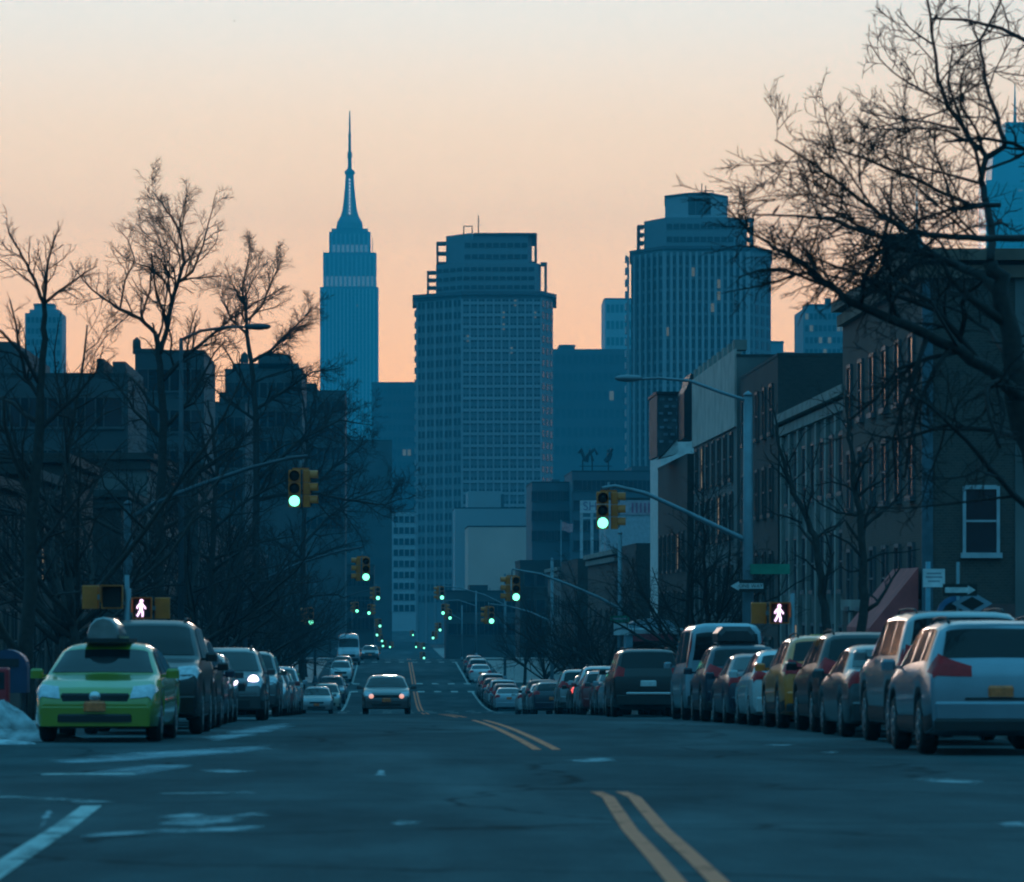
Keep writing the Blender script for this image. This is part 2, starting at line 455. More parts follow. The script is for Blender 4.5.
blot([(895,780),(920,775),(965,778),(992,781),(985,785),(930,783)], seed=6)
blot([(984,823),(1030,821),(1040,828),(995,829)], seed=7)
blot([(560,760),(600,757),(622,758),(618,762),(575,763)], seed=8)
blot([(750,746),(790,743),(802,745),(780,748)], seed=9)
blot([(815,752),(840,750),(842,754),(820,755)], seed=10)
blot([(185,770),(220,768),(262,772),(230,775)], seed=11)
blot([(40,818),(48,808),(56,812),(50,826),(36,832)], seed=12)
# pale dried slush and salt along the left kerb side
for k, pts in enumerate([[(40,760),(120,752),(200,748),(280,744),(282,750),(210,756),(130,762),(60,764)],
                         [(200,738),(250,727),(290,722),(300,726),(262,735),(215,743)],
                         [(60,775),(140,764),(200,765),(190,770),(120,779)]]):
    blot(pts, 'slush_patch', worn_paint('dried_slush', (.46, .50, .53), .44, .18, .8, .8, .3), 20 + k, .0045)

# ------------------------------------------------------------------ cars
def interp(tab, x):
    if x <= tab[0][0]: return tab[0][1]
    for i in range(len(tab)-1):
        if x <= tab[i+1][0]:
            (a, b), (c, d) = tab[i], tab[i+1]
            return b + (d-b) * (x-a) / max(1e-9, c-a)
    return tab[-1][1]

class Shell:
    """A car body as one surface P(t, u): t runs from the tail (-L/2) to the nose, u round half a cross section."""
    def __init__(s, L, W, prof, belt, axles, wr, clear, tum, tail_taper=.05, nose_taper=.12):
        s.L, s.W, s.prof, s.belt, s.axles, s.wr, s.clear, s.tum = L, W, prof, belt, axles, wr, clear, tum
        s.tt, s.nt = tail_taper, nose_taper
    def ring(s, t):
        h = s.L/2
        f = max(0, (t - h + .75) / .75); b = max(0, (-t - h + .6) / .6)
        w = s.W/2 * (1 - s.nt * f**2.6 - s.tt * b**2.6)
        zb = s.clear + .10 * max(f, b)**3
        ra = s.wr * 1.16
        arch = zb
        for a in s.axles:
            if abs(t-a) < ra: arch = max(arch, sqrt(ra*ra - (t-a)**2) + s.wr * .95)
        zt = interp(s.prof, t)
        zs = min(interp(s.belt, t), zt - .025)
        lo = min(arch, zs - .05)
        gh = max(.02, zt - zs)
        x6 = w*.955 - .02 - s.tum * gh * .84
        m = lo + .5 * (zs - lo)
        return [(0, lo), (w*.80, lo), (w*.965, lo+.035), (w, m), (w*.992, zs-.07 if zs-.07 > m else (m+zs)/2), (w*.955, zs),
                (x6, zs + gh*.84), (x6 - .07 - .05*min(1, gh/.4), zs + gh*.955), (x6*.6, zt - .006), (0, zt)]
    def P(s, t, u):
        r = s.ring(t); i = min(int(u), 8); k = u - i
        return Vector((r[i][0]*(1-k) + r[i+1][0]*k, t, r[i][1]*(1-k) + r[i+1][1]*k))
    def stations(s):
        h = s.L/2
        st = {-h, h}
        for a in s.axles:
            ra = s.wr * 1.16
            for k in range(0, 13): st.add(round(a - ra*cos(pi*k/12), 4))
            st.add(a-ra-.004); st.add(a+ra+.004)
        for t, z in s.prof: st.add(t)
        k = -h
        while k < h: st.add(round(k, 4)); k += .16
        for e in (.03, .08, .15, .25): st.add(h-e); st.add(-h+e)
        st = sorted(x for x in st if -h <= x <= h)
        out = [st[0]]
        for x in st[1:]:
            if x - out[-1] > .003: out.append(x)
        return out
    def body(s):
        mb = MB(); rings = []
        for t in s.stations():
            r = s.ring(t)
            rings.append([(x, t, z) for x, z in r] + [(-x, t, z) for x, z in reversed(r[1:-1])])
        mb.loft(rings, True, True)
        return mb
    def patch(s, ts, us, off=.007, sides=(1, -1), nt=8, nu=5, thick=.012):
        """a thin shell lying on the body: ts = ((t0,t1) at low u, (t0,t1) at high u)"""
        mb = MB()
        for sd in sides:
            A = []; B = []
            for i in range(nt+1):
                for j in range(nu+1):
                    k = j/nu; u = us[0] + (us[1]-us[0])*k
                    t0 = ts[0][0] + (ts[1][0]-ts[0][0])*k; t1 = ts[0][1] + (ts[1][1]-ts[0][1])*k
                    t = t0 + (t1-t0)*i/nt
                    e = .01
                    p = s.P(t, u); du = s.P(t, min(u+e, 9)) - s.P(t, max(u-e, 0)); dt = s.P(t+e, u) - s.P(t-e, u)
                    nrm = du.cross(dt)
                    nrm = nrm.normalized() if nrm.length > 1e-9 else Vector((1, 0, 0))
                    if nrm.dot(p - Vector((0, p.y, .6 if p.z > .6 else p.z))) < 0 : nrm = -nrm
                    if sd == 0: pass
                    q = p + nrm*off
                    m = Vector((sd if sd else 1, 1, 1))
                    A.append(Vector((q.x*m.x, q.y, q.z)))
            n = nu+1; fs = []
            for i in range(nt):
                for j in range(nu):
                    f = (i*n+j, i*n+j+1, (i+1)*n+j+1, (i+1)*n+j)
                    fs.append(f if sd < 0 else f[::-1])
            mb.add(A, fs, True)
        return mb
    def patch_mid(s, t0, t1, u0, off=.007, nt=8, nx=10, inset=.0):
        """a patch across the middle (windscreen, rear window)"""
        mb = MB(); A = []
        for i in range(nt+1):
            t = t0 + (t1-t0)*i/nt
            for j in range(nx+1):
                k = 2*j/nx - 1; u = 9 - (9-u0)*abs(k)
                p = s.P(t, u); e = .02
                dz = (interp(s.prof, t+e) - interp(s.prof, t-e)) / (2*e)
                nrm = Vector((.25*k*abs(k), -dz, 1)).normalized()
                A.append(Vector((p.x*(1 if k >= 0 else -1), p.y, p.z)) + nrm*off)
        n = nx+1
        return mb.add(A, [(i*n+j, i*n+j+1, (i+1)*n+j+1, (i+1)*n+j) for i in range(nt) for j in range(nx)], True)
    def tail_y(s, z):          # where the tail's middle line reaches height z
        for i in range(len(s.prof)-1):
            (a, b), (c, d) = s.prof[i], s.prof[i+1]
            if d >= z and d > b: return max(-s.L/2, a + (c-a)*max(0, z-b)/(d-b))
        return -s.L/2
    def nose_y(s, z):
        for i in range(len(s.prof)-1, 0, -1):
            (a, b), (c, d) = s.prof[i], s.prof[i-1]
            if d >= z and d > b: return min(s.L/2, a + (c-a)*max(0, z-b)/(d-b))
        return s.L/2

def wheel(parent, x, y, r, w):
    sgn = 1 if x > 0 else -1
    e = bpy.data.objects.new('wheel', None); C.objects.link(e); e.parent = parent; e.location = (x, y, r); e.empty_display_size = .1
    mb = MB().lathe([(r*.62, -w/2), (r*.9, -w/2), (r*.985, -w*.36), (r, -w*.2), (r, w*.2), (r*.985, w*.36), (r*.9, w/2), (r*.62, w/2)], 'x', 22, caps=True)
    mb.build('tyre', RUBBER, e)
    m2 = MB(); xo = sgn * (w/2 + .004)
    m2.lathe([(r*.63, xo - sgn*.02), (r*.63, xo), (r*.56, xo - sgn*.004), (r*.54, xo - sgn*.02)], 'x', 22, caps=False)
    for k in range(5):
        a = 2*pi*k/5
        c, s_ = cos(a), sin(a); pw = r*.10
        P = []
        for rr, ww in ((r*.08, pw*1.2), (r*.57, pw)):
            for xx in (xo - sgn*.015, xo + sgn*.004):
                P += [(xx, rr*c - ww*s_, rr*s_ + ww*c), (xx, rr*c + ww*s_, rr*s_ - ww*c)]
        m2.add(P, [(0,1,3,2),(4,6,7,5),(0,2,6,4),(1,5,7,3),(2,3,7,6),(0,4,5,1)])
    m2.lathe([(r*.16, xo), (r*.1, xo + sgn*.012)], 'x', 10)
    m2.build('rim', RIM, e)
    return e

def build_car(kind, name, pm, spec):
    """one car with all its parts; the nose points to +y"""
    S = Shell(**spec['shell']); h = S.L/2
    root = empty(name, (0, 0, 0))
    b = S.body().build('body', pm, root); b['paint'] = 1
    if spec.get('clad'):
        S.patch(((-h+.05, h-.05), (-h+.05, h-.05)), (1.9, 2.55), .01, nt=60, nu=3).build('sill_cladding', TRIM, root)
    ws, rw = spec['ws'], spec['rw']
    S.patch_mid(ws[0], ws[1], spec.get('wsu', 6.9)).build('windshield', GLASS, root)
    S.patch_mid(rw[0], rw[1], spec.get('rwu', 7.0)).build('rear_window', GLASS, root)
    for (lo, hi) in spec['sides']:
        for sd in (1, -1):
            S.patch((lo, hi), (5.18, 5.98), sides=(sd,), nt=10).build('side_window', GLASS, root)
    for sd in (1, -1):
        S.patch(*spec['head'], off=.012, sides=(sd,), nt=8).build('headlight', HEAD, root)
        if spec.get('tail'): S.patch(*spec['tail'], off=.012, sides=(sd,), nt=8).build('taillight', TAIL, root)
    for (x0, x1, z0, z1, nm, m, dep) in spec['front']:
        yy = S.nose_y((z0+z1)/2)
        o = MB().rbox(x0, x1, yy - .12, yy + dep, z0, z1, min(.03, (z1-z0)*.3)).build(nm, pm if m == 'P' else m, root)
        if m == 'P': o['paint'] = 1
    for (x0, x1, z0, z1, nm, m, dep) in spec['rear']:
        yy = S.tail_y((z0+z1)/2)
        o = MB().rbox(x0, x1, yy - dep, yy + .12, z0, z1, min(.03, (z1-z0)*.3)).build(nm, pm if m == 'P' else m, root)
        if m == 'P': o['paint'] = 1
    for a in S.axles:
        for sd in (1, -1): wheel(root, sd*(S.W/2 - .125), a, S.wr, .22)
    my, mz = spec['mirror']
    for sd in (1, -1):
        x = S.P(my, 5).x
        mb = MB().rbox(sd*(x+.05) if sd > 0 else -(x+.24), (x+.24) if sd > 0 else -(x+.05), my-.06, my+.07, mz, mz+.15, .035)
        mb.box(*sorted((sd*(x-.03), sd*(x+.08))), my-.02, my+.03, mz+.02, mz+.06)
        mb.build('wing_mirror', pm, root)['paint'] = 1
    if spec.get('rails'):
        t0, t1 = spec['rails']
        for sd in (1, -1):
            pts = [S.P(t0 + (t1-t0)*k/8, 7.2) for k in range(9)]
            pts = [Vector((p.x*sd, p.y, p.z + (.055 if 0 < k < 8 else .0))) for k, p in enumerate(pts)]
            MB().tube(pts, .018, 6).build('roof_rail', spec.get('railmat', TRIM), root)
    return root

SPECS = {}
SPECS['sedan'] = dict(
    shell=dict(L=4.8, W=1.82, wr=.325, clear=.2, tum=.42, axles=(-1.4, 1.38),
        prof=[(-2.4,.56),(-2.385,.8),(-2.33,1.0),(-2.2,1.06),(-1.72,1.09),(-1.35,1.24),(-.95,1.40),(-.6,1.455),(-.15,1.475),(.2,1.455),(.45,1.40),(.85,1.2),(1.22,1.0),(1.35,.985),(1.9,.9),(2.2,.8),(2.34,.70),(2.4,.56)],
        belt=[(-2.4,.9),(-1.4,.96),(.9,.90),(1.3,.9),(2.4,.74)]),
    ws=(.52, 1.18), rw=(-1.66, -1.0), wsu=6.6, rwu=6.6,
    sides=[((-.05, .98), (-.05, .52)), ((-1.38, -.12), (-.95, -.12))],
    head=(((1.90, 2.340), (2.16, 2.365)), (4.2, 7.72)), tail=(((-2.375, -2.05), (-2.37, -2.32)), (4.1, 7.6)),
    front=[(-.5,.5,.58,.72,'grille',TRIM,.02),(-.55,.55,.3,.42,'air_intake',TRIM,.03),(-.8,.8,.24,.54,'bumper','P',.01),(-.16,.16,.46,.60,'license_plate',PLATE_Y,.05)],
    rear=[(-.82,.82,.28,.56,'bumper','P',.03),(-.16,.16,.74,.88,'license_plate',PLATE_Y,.03)],
    mirror=(.82, .93))
SPECS['crossover'] = dict(
    shell=dict(L=4.6, W=1.86, wr=.36, clear=.24, tum=.33, axles=(-1.33, 1.33), tail_taper=.07,
        prof=[(-2.3,.62),(-2.29,.98),(-2.24,1.14),(-2.12,1.3),(-1.9,1.58),(-1.78,1.66),(-1.5,1.70),(-.6,1.72),(0,1.70),(.35,1.63),(.8,1.40),(1.3,1.13),(1.45,1.10),(1.95,1.02),(2.18,.9),(2.27,.78),(2.3,.6)],
        belt=[(-2.3,1.04),(-1.5,1.1),(1.0,1.02),(2.3,.88)]),
    ws=(.42, 1.26), rw=(-2.17, -1.88), wsu=6.6, rwu=6.75,
    sides=[((-.08, 1.0), (-.08, .48)), ((-1.05, -.15), (-1.05, -.15)), ((-1.72, -1.13), (-1.62, -1.13))],
    head=(((1.80, 2.240), (2.06, 2.265)), (4.2, 7.72)), tail=(((-2.28, -2.02), (-2.285, -2.245)), (4.7, 8.25)),
    front=[(-.5,.5,.68,.86,'grille',TRIM,.02),(-.6,.6,.32,.5,'air_intake',TRIM,.03),(-.82,.82,.28,.6,'bumper','P',.01),(-.16,.16,.54,.68,'license_plate',PLATE_Y,.05)],
    rear=[(-.84,.84,.32,.46,'bumper',TRIM,.05),(-.45,.45,.70,.73,'tailgate_trim',TRIM,.02),(-.83,.83,.47,.68,'bumper','P',.03),(-.16,.16,.74,.88,'license_plate',PLATE_Y,.035)],
    mirror=(.9, 1.06), clad=True, rails=(-1.6, .3))
SPECS['tall_suv'] = dict(
    shell=dict(L=5.1, W=1.98, wr=.39, clear=.27, tum=.24, axles=(-1.5, 1.5), tail_taper=.04, nose_taper=.08,
        prof=[(-2.55,.66),(-2.54,1.1),(-2.48,1.3),(-2.36,1.6),(-2.26,1.82),(-2.1,1.88),(-1,1.91),(.2,1.9),(.5,1.84),(.9,1.58),(1.25,1.31),(1.4,1.25),(2.0,1.18),(2.35,1.1),(2.5,.98),(2.55,.66)],
        belt=[(-2.55,1.16),(1.1,1.14),(2.55,1.04)]),
    ws=(.56, 1.24), rw=(-2.455, -2.27), wsu=6.7, rwu=6.8,
    sides=[((.1, 1.05), (.1, .62)), ((-1.1, .02), (-1.1, .02)), ((-2.05, -1.18), (-2.0, -1.18))],
    head=(((2.05, 2.490), (2.31, 2.515)), (4.2, 7.72)), tail=(((-2.53, -2.35), (-2.53, -2.46)), (4.3, 7.5)),
    front=[(-.62,.62,.7,.98,'grille',TRIM,.03),(-.66,.66,.38,.52,'air_intake',TRIM,.03),(-.9,.9,.36,.64,'bumper','P',.02),(-.16,.16,.56,.7,'license_plate',PLATE_Y,.06)],
    rear=[(-.9,.9,.36,.62,'bumper',TRIM,.06),(-.62,.62,.63,.69,'bumper_strip',CHROME,.075),(-.22,.22,.86,1.02,'license_plate',PLATE_W,.035)],
    mirror=(.95, 1.2), clad=True, rails=(-2.0, .3))
SPECS['hatchback'] = dict(
    shell=dict(L=4.2, W=1.76, wr=.315, clear=.2, tum=.38, axles=(-1.28, 1.28),
        prof=[(-2.1,.55),(-2.09,.85),(-2.03,1.02),(-1.86,1.2),(-1.6,1.40),(-1.35,1.47),(-.6,1.51),(0,1.49),(.3,1.42),(.75,1.2),(1.15,1.0),(1.3,.97),(1.75,.88),(2.0,.76),(2.08,.66),(2.1,.52)],
        belt=[(-2.1,.95),(-1.2,.97),(.9,.9),(2.1,.74)]),
    ws=(.38, 1.1), rw=(-1.98, -1.62), wsu=6.6, rwu=6.7,
    sides=[((-.1, .9), (-.1, .42)), ((-1.15, -.17), (-1.05, -.17)), ((-1.58, -1.23), (-1.42, -1.18))],
    head=(((1.60, 2.040), (1.86, 2.065)), (4.2, 7.72)), tail=(((-2.075, -1.84), (-2.07, -2.02)), (4.4, 7.5)),
    front=[(-.4,.4,.56,.66,'grille',TRIM,.02),(-.5,.5,.28,.4,'air_intake',TRIM,.03),(-.76,.76,.24,.52,'bumper','P',.01),(-.16,.16,.43,.56,'license_plate',PLATE_Y,.05)],
    rear=[(-.78,.78,.28,.56,'bumper','P',.03),(-.16,.16,.66,.79,'license_plate',PLATE_Y,.035)],
    mirror=(.78, .95))
SPECS['van'] = dict(
    shell=dict(L=5.4, W=2.0, wr=.36, clear=.26, tum=.12, axles=(-1.6, 1.75), tail_taper=.03, nose_taper=.1,
        prof=[(-2.7,.6),(-2.69,1.3),(-2.66,2.0),(-2.6,2.2),(-2.4,2.28),(0,2.3),(.9,2.26),(1.15,2.15),(1.6,1.66),(1.95,1.34),(2.1,1.26),(2.5,1.08),(2.65,.9),(2.7,.6)],
        belt=[(-2.7,1.2),(1.6,1.16),(2.7,.92)]),
    ws=(1.2, 1.9), rw=(-2.685, -2.64), wsu=6.6, rwu=6.9,
    sides=[((1.0, 1.72), (1.0, 1.3)), ((-.4, .9), (-.4, .9)), ((-2.4, -.55), (-2.4, -.55))],
    head=(((2.20, 2.640), (2.46, 2.665)), (4.2, 7.72)), tail=(((-2.69, -2.62), (-2.67, -2.58)), (4.0, 6.1)),
    front=[(-.5,.5,.66,.86,'grille',TRIM,.03),(-.9,.9,.3,.58,'bumper',TRIM,.03),(-.16,.16,.5,.64,'license_plate',PLATE_Y,.06)],
    rear=[(-.92,.92,.34,.58,'bumper',TRIM,.06),(-.16,.16,.8,.94,'license_plate',PLATE_Y,.035)],
    mirror=(1.55, 1.25))
SPECS['delivery_van'] = dict(
    shell=dict(L=6.2, W=2.15, wr=.38, clear=.3, tum=.07, axles=(-1.9, 2.0), tail_taper=.02, nose_taper=.1,
        prof=[(-3.1,.6),(-3.09,1.6),(-3.06,2.6),(-3.0,2.78),(-2.8,2.85),(0,2.86),(1.1,2.82),(1.5,2.6),(1.85,2.1),(2.25,1.6),(2.4,1.5),(2.85,1.3),(3.05,1.05),(3.1,.6)],
        belt=[(-3.1,1.4),(1.8,1.36),(3.1,1.08)]),
    ws=(1.6, 2.2), rw=(-3.085, -3.03), wsu=6.6, rwu=6.9,
    sides=[((1.2, 2.0), (1.2, 1.6))],
    head=(((2.60, 3.040), (2.86, 3.065)), (4.2, 7.72)), tail=(((-3.09, -3.02), (-3.07, -3.0)), (4.0, 5.6)),
    front=[(-.6,.6,.76,1.0,'grille',TRIM,.03),(-.95,.95,.34,.66,'bumper',TRIM,.03),(-.16,.16,.56,.7,'license_plate',PLATE_Y,.06)],
    rear=[(-.95,.95,.34,.58,'bumper',TRIM,.06),(-.16,.16,.8,.94,'license_plate',PLATE_Y,.035)],
    mirror=(1.8, 1.45))

COL = dict(
    white=paint('white', (.48, .49, .50)), silver=paint('silver', (.26, .27, .28), .4, .3), grey=paint('grey', (.07, .075, .08), .4, .3),
    black=paint('black', (.008, .008, .009), 0, .3, .2), navy=paint('navy', (.014, .02, .038), 0, .3, .4), blue=paint('steel_blue', (.20, .27, .32), .4, .3), red=paint('dark_red', (.22, .025, .03)),
    tan=paint('champagne', (.36, .31, .25), .3, .3), green=paint('lime_green', (.19, .25, .018), 0, .28, 1.0), yellow=paint('cab_yellow', (.85, .19, .015)),
    pale=paint('pale_blue', (.24, .30, .34), .2, .3))
PROTO = {}
def put_car(kind, col, x, d, away, label, group, cat='car', name='parked_car', proto=None, yaw=0.0, centre=True):
    """d is the distance of the end that faces the camera"""
    key = proto or kind
    if key not in PROTO:
        root = build_car(kind, name, COL[col], SPECS[kind]); PROTO[key] = root; first = True
    else:
        root = copy_tree(PROTO[key]); first = False
    root.name = name
    L = SPECS[kind]['shell']['L']; y = d + L/2
    root.location = (x, y, gz(y) + .002)
    sl = (gz(y + 1.4) - gz(y - 1.4)) / 2.8
    root.rotation_euler = ((atan(sl) if away else -atan(sl)), 0, (0 if away else pi) + yaw)
    for ch in root.children:
        if ch.get('paint'): set_mat(ch, COL[col])
    root['label'] = label; root['category'] = cat
    if group: root['group'] = group
    elif 'group' in root.keys(): del root['group']
    return root
def lamp(root, x, z, kind, m, r):
    y = Shell(**SPECS[kind]['shell']).nose_y(z) + .03
    MB().lathe([(r, -.06), (r, 0), (r*.6, .03), (.005, .04)], 'y', 14, (x, y, z)).build('lamp', m, root)
def parts(root, stem): return [c for c in root.children if c.name.split('.')[0] == stem]

LG = 'cars parked along the left kerb, noses to the viewer'
RG = 'cars parked along the right kerb, tails to the viewer'
taxi = build_car('sedan', 'taxi', COL['green'], SPECS['sedan'])
PROTO['sedan'] = taxi
S_ = Shell(**SPECS['sedan']['shell'])
taxi.location = (-4.22, 61 + 2.4, gz(63.4) + .002); taxi.rotation_euler = (-atan(slope(63.4)), 0, pi - R(1.5))
tag(taxi, 'lime green taxi with a rounded advertising topper on its roof, parked first on the left', 'taxi')

def cars():
    # left kerb: noses towards us
    L = [('tall_suv','black',-4.05,68.2,'tall black SUV right behind the green taxi'),
         ('crossover','black',-4.08,75.4,'dark crossover parked behind the tall black SUV on the left'),
         ('hatchback','navy',-4.15,82.0,'small dark hatchback squeezed behind the second dark car on the left'),
         ('hatchback','grey',-4.2,88.5,'small grey hatchback just ahead of the car with the violet lit headlamp'),
         ('crossover','grey',-3.78,96.0,'grey car on the left with one violet white headlamp lit'),
         ('tall_suv','grey',-4.15,120,'grey blue SUV with a plain broad nose, first past the left signal pole'),
         ('sedan','silver',-4.0,127,'silver sedan behind the broad grey blue SUV'),
         ('hatchback','red',-3.95,133.5,'dark red hatchback in the left row between silver cars'),
         ('sedan','white',-4.0,139.5,'white sedan in the left row behind a dark red hatchback'),
         ('crossover','pale',-4.0,146,'pale crossover at the end of the left row on the crest'),
         ('hatchback','silver',-4.0,230,'small silver hatchback beyond the crest on the left, whole nose in view'),
         ('crossover','tan',-4.0,265,'champagne crossover down the dip on the left behind the small silver hatchback'),
         ('tall_suv','navy',-4.05,290,'dark blue SUV in the dip on the left with a dark windscreen'),
         ('sedan','pale',-4.0,304,'pale sedan behind the dark blue SUV in the dip'),
         ('crossover','white',-4.0,343,'white roofed crossover on the far left slope below the delivery van'),
         ('sedan','silver',-4.0,350,'silver sedan tucked behind the white roofed crossover on the far left slope'),
         ('crossover','grey',-4.0,357,'grey crossover on the far left slope, nearest to the delivery van'),]
    for k, c, x, d, lab in L:
        r = put_car(k, c, x, d, False, lab, LG)
        if 'violet' in lab and 'one' in lab:
            lamp(r, -.66, .93, 'crossover', HEAD_LIT, .12)
    r = put_car('sedan','grey',-.2,155,False,'sedan driving towards the viewer alone on the crest, headlamps glowing pink',None,'car','moving_car')
    r.location.x = ax(386.5, 155)
    for sd in (1, -1): lamp(r, sd*.56, .665, 'sedan', HEAD_WARM, .09)
    r = put_car('delivery_van','pale',ax(348.5,392),392,False,'tall pale delivery van coming down the far slope on the left',None,'van','delivery_van')
    r = put_car('sedan','grey',ax(370,416),416,False,'dark sedan driving at the far crest beside the delivery van',None,'car','moving_car')
    r = put_car('crossover','navy',ax(370.5,500),500,False,'dark crossover just over the far crest, only its top in view',None,'car','moving_car')
    # right kerb, near row: tails towards us
    Rn = [('crossover','blue',7.66,52.6,'blue grey crossover with an orange plate and red tail lamps, nearest on the right'),
          ('tall_suv','silver',8.08,58.8,'tall silver SUV directly ahead of the nearest crossover on the right'),
          ('sedan','grey',8.0,65.2,'grey sedan low between the tall silver SUV and the dark crossover on the right'),
          ('crossover','black',8.1,70.6,'dark crossover with a bright roof edge on the right, ahead of the grey sedan'),
          ('crossover','yellow',8.02,76.0,'amber yellow cab in the right row'),
          ('hatchback','white',7.9,81.6,'white hatchback in the right row just ahead of the amber cab'),
          ('sedan','navy',7.85,86.4,'dark blue sedan in the right row ahead of the white hatchback'),
          ('crossover','navy',7.8,92.0,'dark blue crossover carrying a black roof box, in the right row'),
          ('van','pale',7.9,98.3,'pale teal van, farthest of the near right row')]
    for k, c, x, d, lab in Rn: put_car(k, c, x, d, True, lab, RG)
    put_car('tall_suv','black',ax(648.5,116),116,True,'black SUV with a white plate and silver bumper strip past the right signal pole',RG)
    Rc = [('hatchback','silver',122.5,'silver hatchback directly ahead of the black SUV on the right'),
          ('sedan','pale',128.2,'pale sedan with a bright left pillar two ahead of the black SUV'),
          ('sedan','grey',134.8,'grey sedan with a wide rear window on the right crest'),
          ('hatchback','red',141,'dark red hatchback on the right crest'),
          ('crossover','white',146.5,'white crossover on the right crest ahead of the dark red hatchback'),
          ('sedan','black',152.5,'black sedan with red tail lamps lit on the right crest'),
          ('crossover','silver',159,'silver crossover on the right crest ahead of the lit tail lamps'),
          ('hatchback','navy',190,'dark blue hatchback first past the gap on the right crest'),
          ('sedan','silver',196,'silver sedan second past the gap on the right crest'),
          ('crossover','black',203,'black crossover third past the gap on the right crest'),
          ('sedan','white',210,'white sedan fourth past the gap, at the left end of the crest row')]
    for k, c, d, lab in Rc:
        r = put_car(k, c, 7.3 + (d % 3)*.08, d, True, lab, RG)
        if 'lit on' in lab:
            set_mat(max(parts(r, 'taillight'), key=lambda o: -o.data.vertices[0].co.x), TAIL_LIT)
    Rf = [('sedan','pale',259.5,'pale blue sedan lowest in the far right row with its whole tail in view'),
          ('crossover','red',266.5,'dark red crossover second from the bottom of the far right row'),
          ('tall_suv','white',273,'white roofed SUV third from the bottom of the far right row'),
          ('crossover','grey',280.5,'grey crossover fourth from the bottom of the far right row'),
          ('sedan','silver',287,'silver sedan fifth from the bottom of the far right row'),
          ('crossover','black',294,'black crossover sixth from the bottom of the far right row'),
          ('tall_suv','silver',301,'silver SUV seventh from the bottom of the far right row'),
          ('crossover','white',309,'white crossover last before the gap in the far right row'),
          ('sedan','white',341,'white sedan alone past the gap in the far right row'),
          ('crossover','silver',350,'silver crossover near the top of the far right slope'),
          ('hatchback','grey',368,'grey hatchback at the top of the far right slope')]
    for k, c, d, lab in Rf: put_car(k, c, 7.4, d, True, lab, RG)
cars()
# taxi: topper, emblem, roof and number plate lettering
S = S_
tp = MB()
rings = []
for y in (-.62, -.56, .56, .62):
    s_ = 1.0 if abs(y) < .6 else .9
    prof = [(-.30,0),(-.32,.1),(-.26,.26),(-.14,.37),(0,.40),(.14,.37),(.26,.26),(.32,.1),(.30,0)]
    rings.append([(x*s_*.76 + .06, y - .1, 1.53 + z*s_*.8) for x, z in prof])
o = MB().loft(rings, True, True).build('roof_topper', mat('topper_plastic', (.16,.16,.16), .3, var=.5, scale=3, coat=.6), taxi)
MB().box(-.34, .34, -.78, .58, 1.47, 1.53).build('topper_base', TRIM, taxi)
MB().lathe([(.09, 0), (.085, .02), (.02, .03)], 'y', 16, (0, S.nose_y(.66) + .03, .66)).build('emblem', CHROME, taxi)
MB().box(-.3, .3, .15, .28, 1.452, 1.56).build('roof_light', mat('roof_light_plastic', (.5, .42, .25), .4), taxi)

# the roof box on the dark blue crossover is a thing of its own, and so is the cab sign
y0 = 92.0 + 2.3; zb = gz(y0) + 1.775
bx = empty('roof_box', (7.72, y0 + .1, zb), 0, 'long black roof box strapped on the dark blue crossover', 'roof box', None, atan(slope(y0)))
MB().loft([[(x*s_, y, z*s2) for x, z in ((-.42,.02),(-.42,.2),(-.3,.34),(.3,.34),(.42,.2),(.42,.02))] for y, s_, s2 in ((-1.0,.8,.7),(-.92,1,1),(.6,1,1),(.95,.7,.55))]).build('lid', mat('roof_box_plastic', (.03,.03,.035), .4), bx)
MB().box(-.40, .40, -.9, .75, 0, .045).build('tray', TRIM, bx)

# ------------------------------------------------------------------ signals, poles, signs
def man_shape(mb, x, y, z, s, th=.01):
    """the walking man of a pedestrian signal, in the x-z plane"""
    mb.lathe([(.012*s, -th), (.105*s, -th), (.105*s, th), (.012*s, th)], 'y', 12, (x + .03*s, y, z + .40*s), smooth=False)
    def limb(pts, w):
        for (xa, za), (xb, zb) in zip(pts, pts[1:]):
            dx, dz = xb-xa, zb-za; l = sqrt(dx*dx+dz*dz); nx, nz = -dz/l*w/2, dx/l*w/2
            q = [(xa+nx, za+nz), (xb+nx, zb+nz), (xb-nx, zb-nz), (xa-nx, za-nz)]
            mb.loft([[(x+a*s, y-th, z+b*s) for a, b in q], [(x+a*s, y+th, z+b*s) for a, b in q]])
    limb([(0, .28), (.0, -.05)], .2); limb([(.0, -.02), (.1, -.25), (.08, -.5)], .11); limb([(-.0, -.02), (-.1, -.25), (-.22, -.47)], .11)
    limb([(.03, .24), (.2, .08), (.26, -.06)], .08); limb([(-.03, .24), (-.2, .1), (-.22, -.04)], .08)
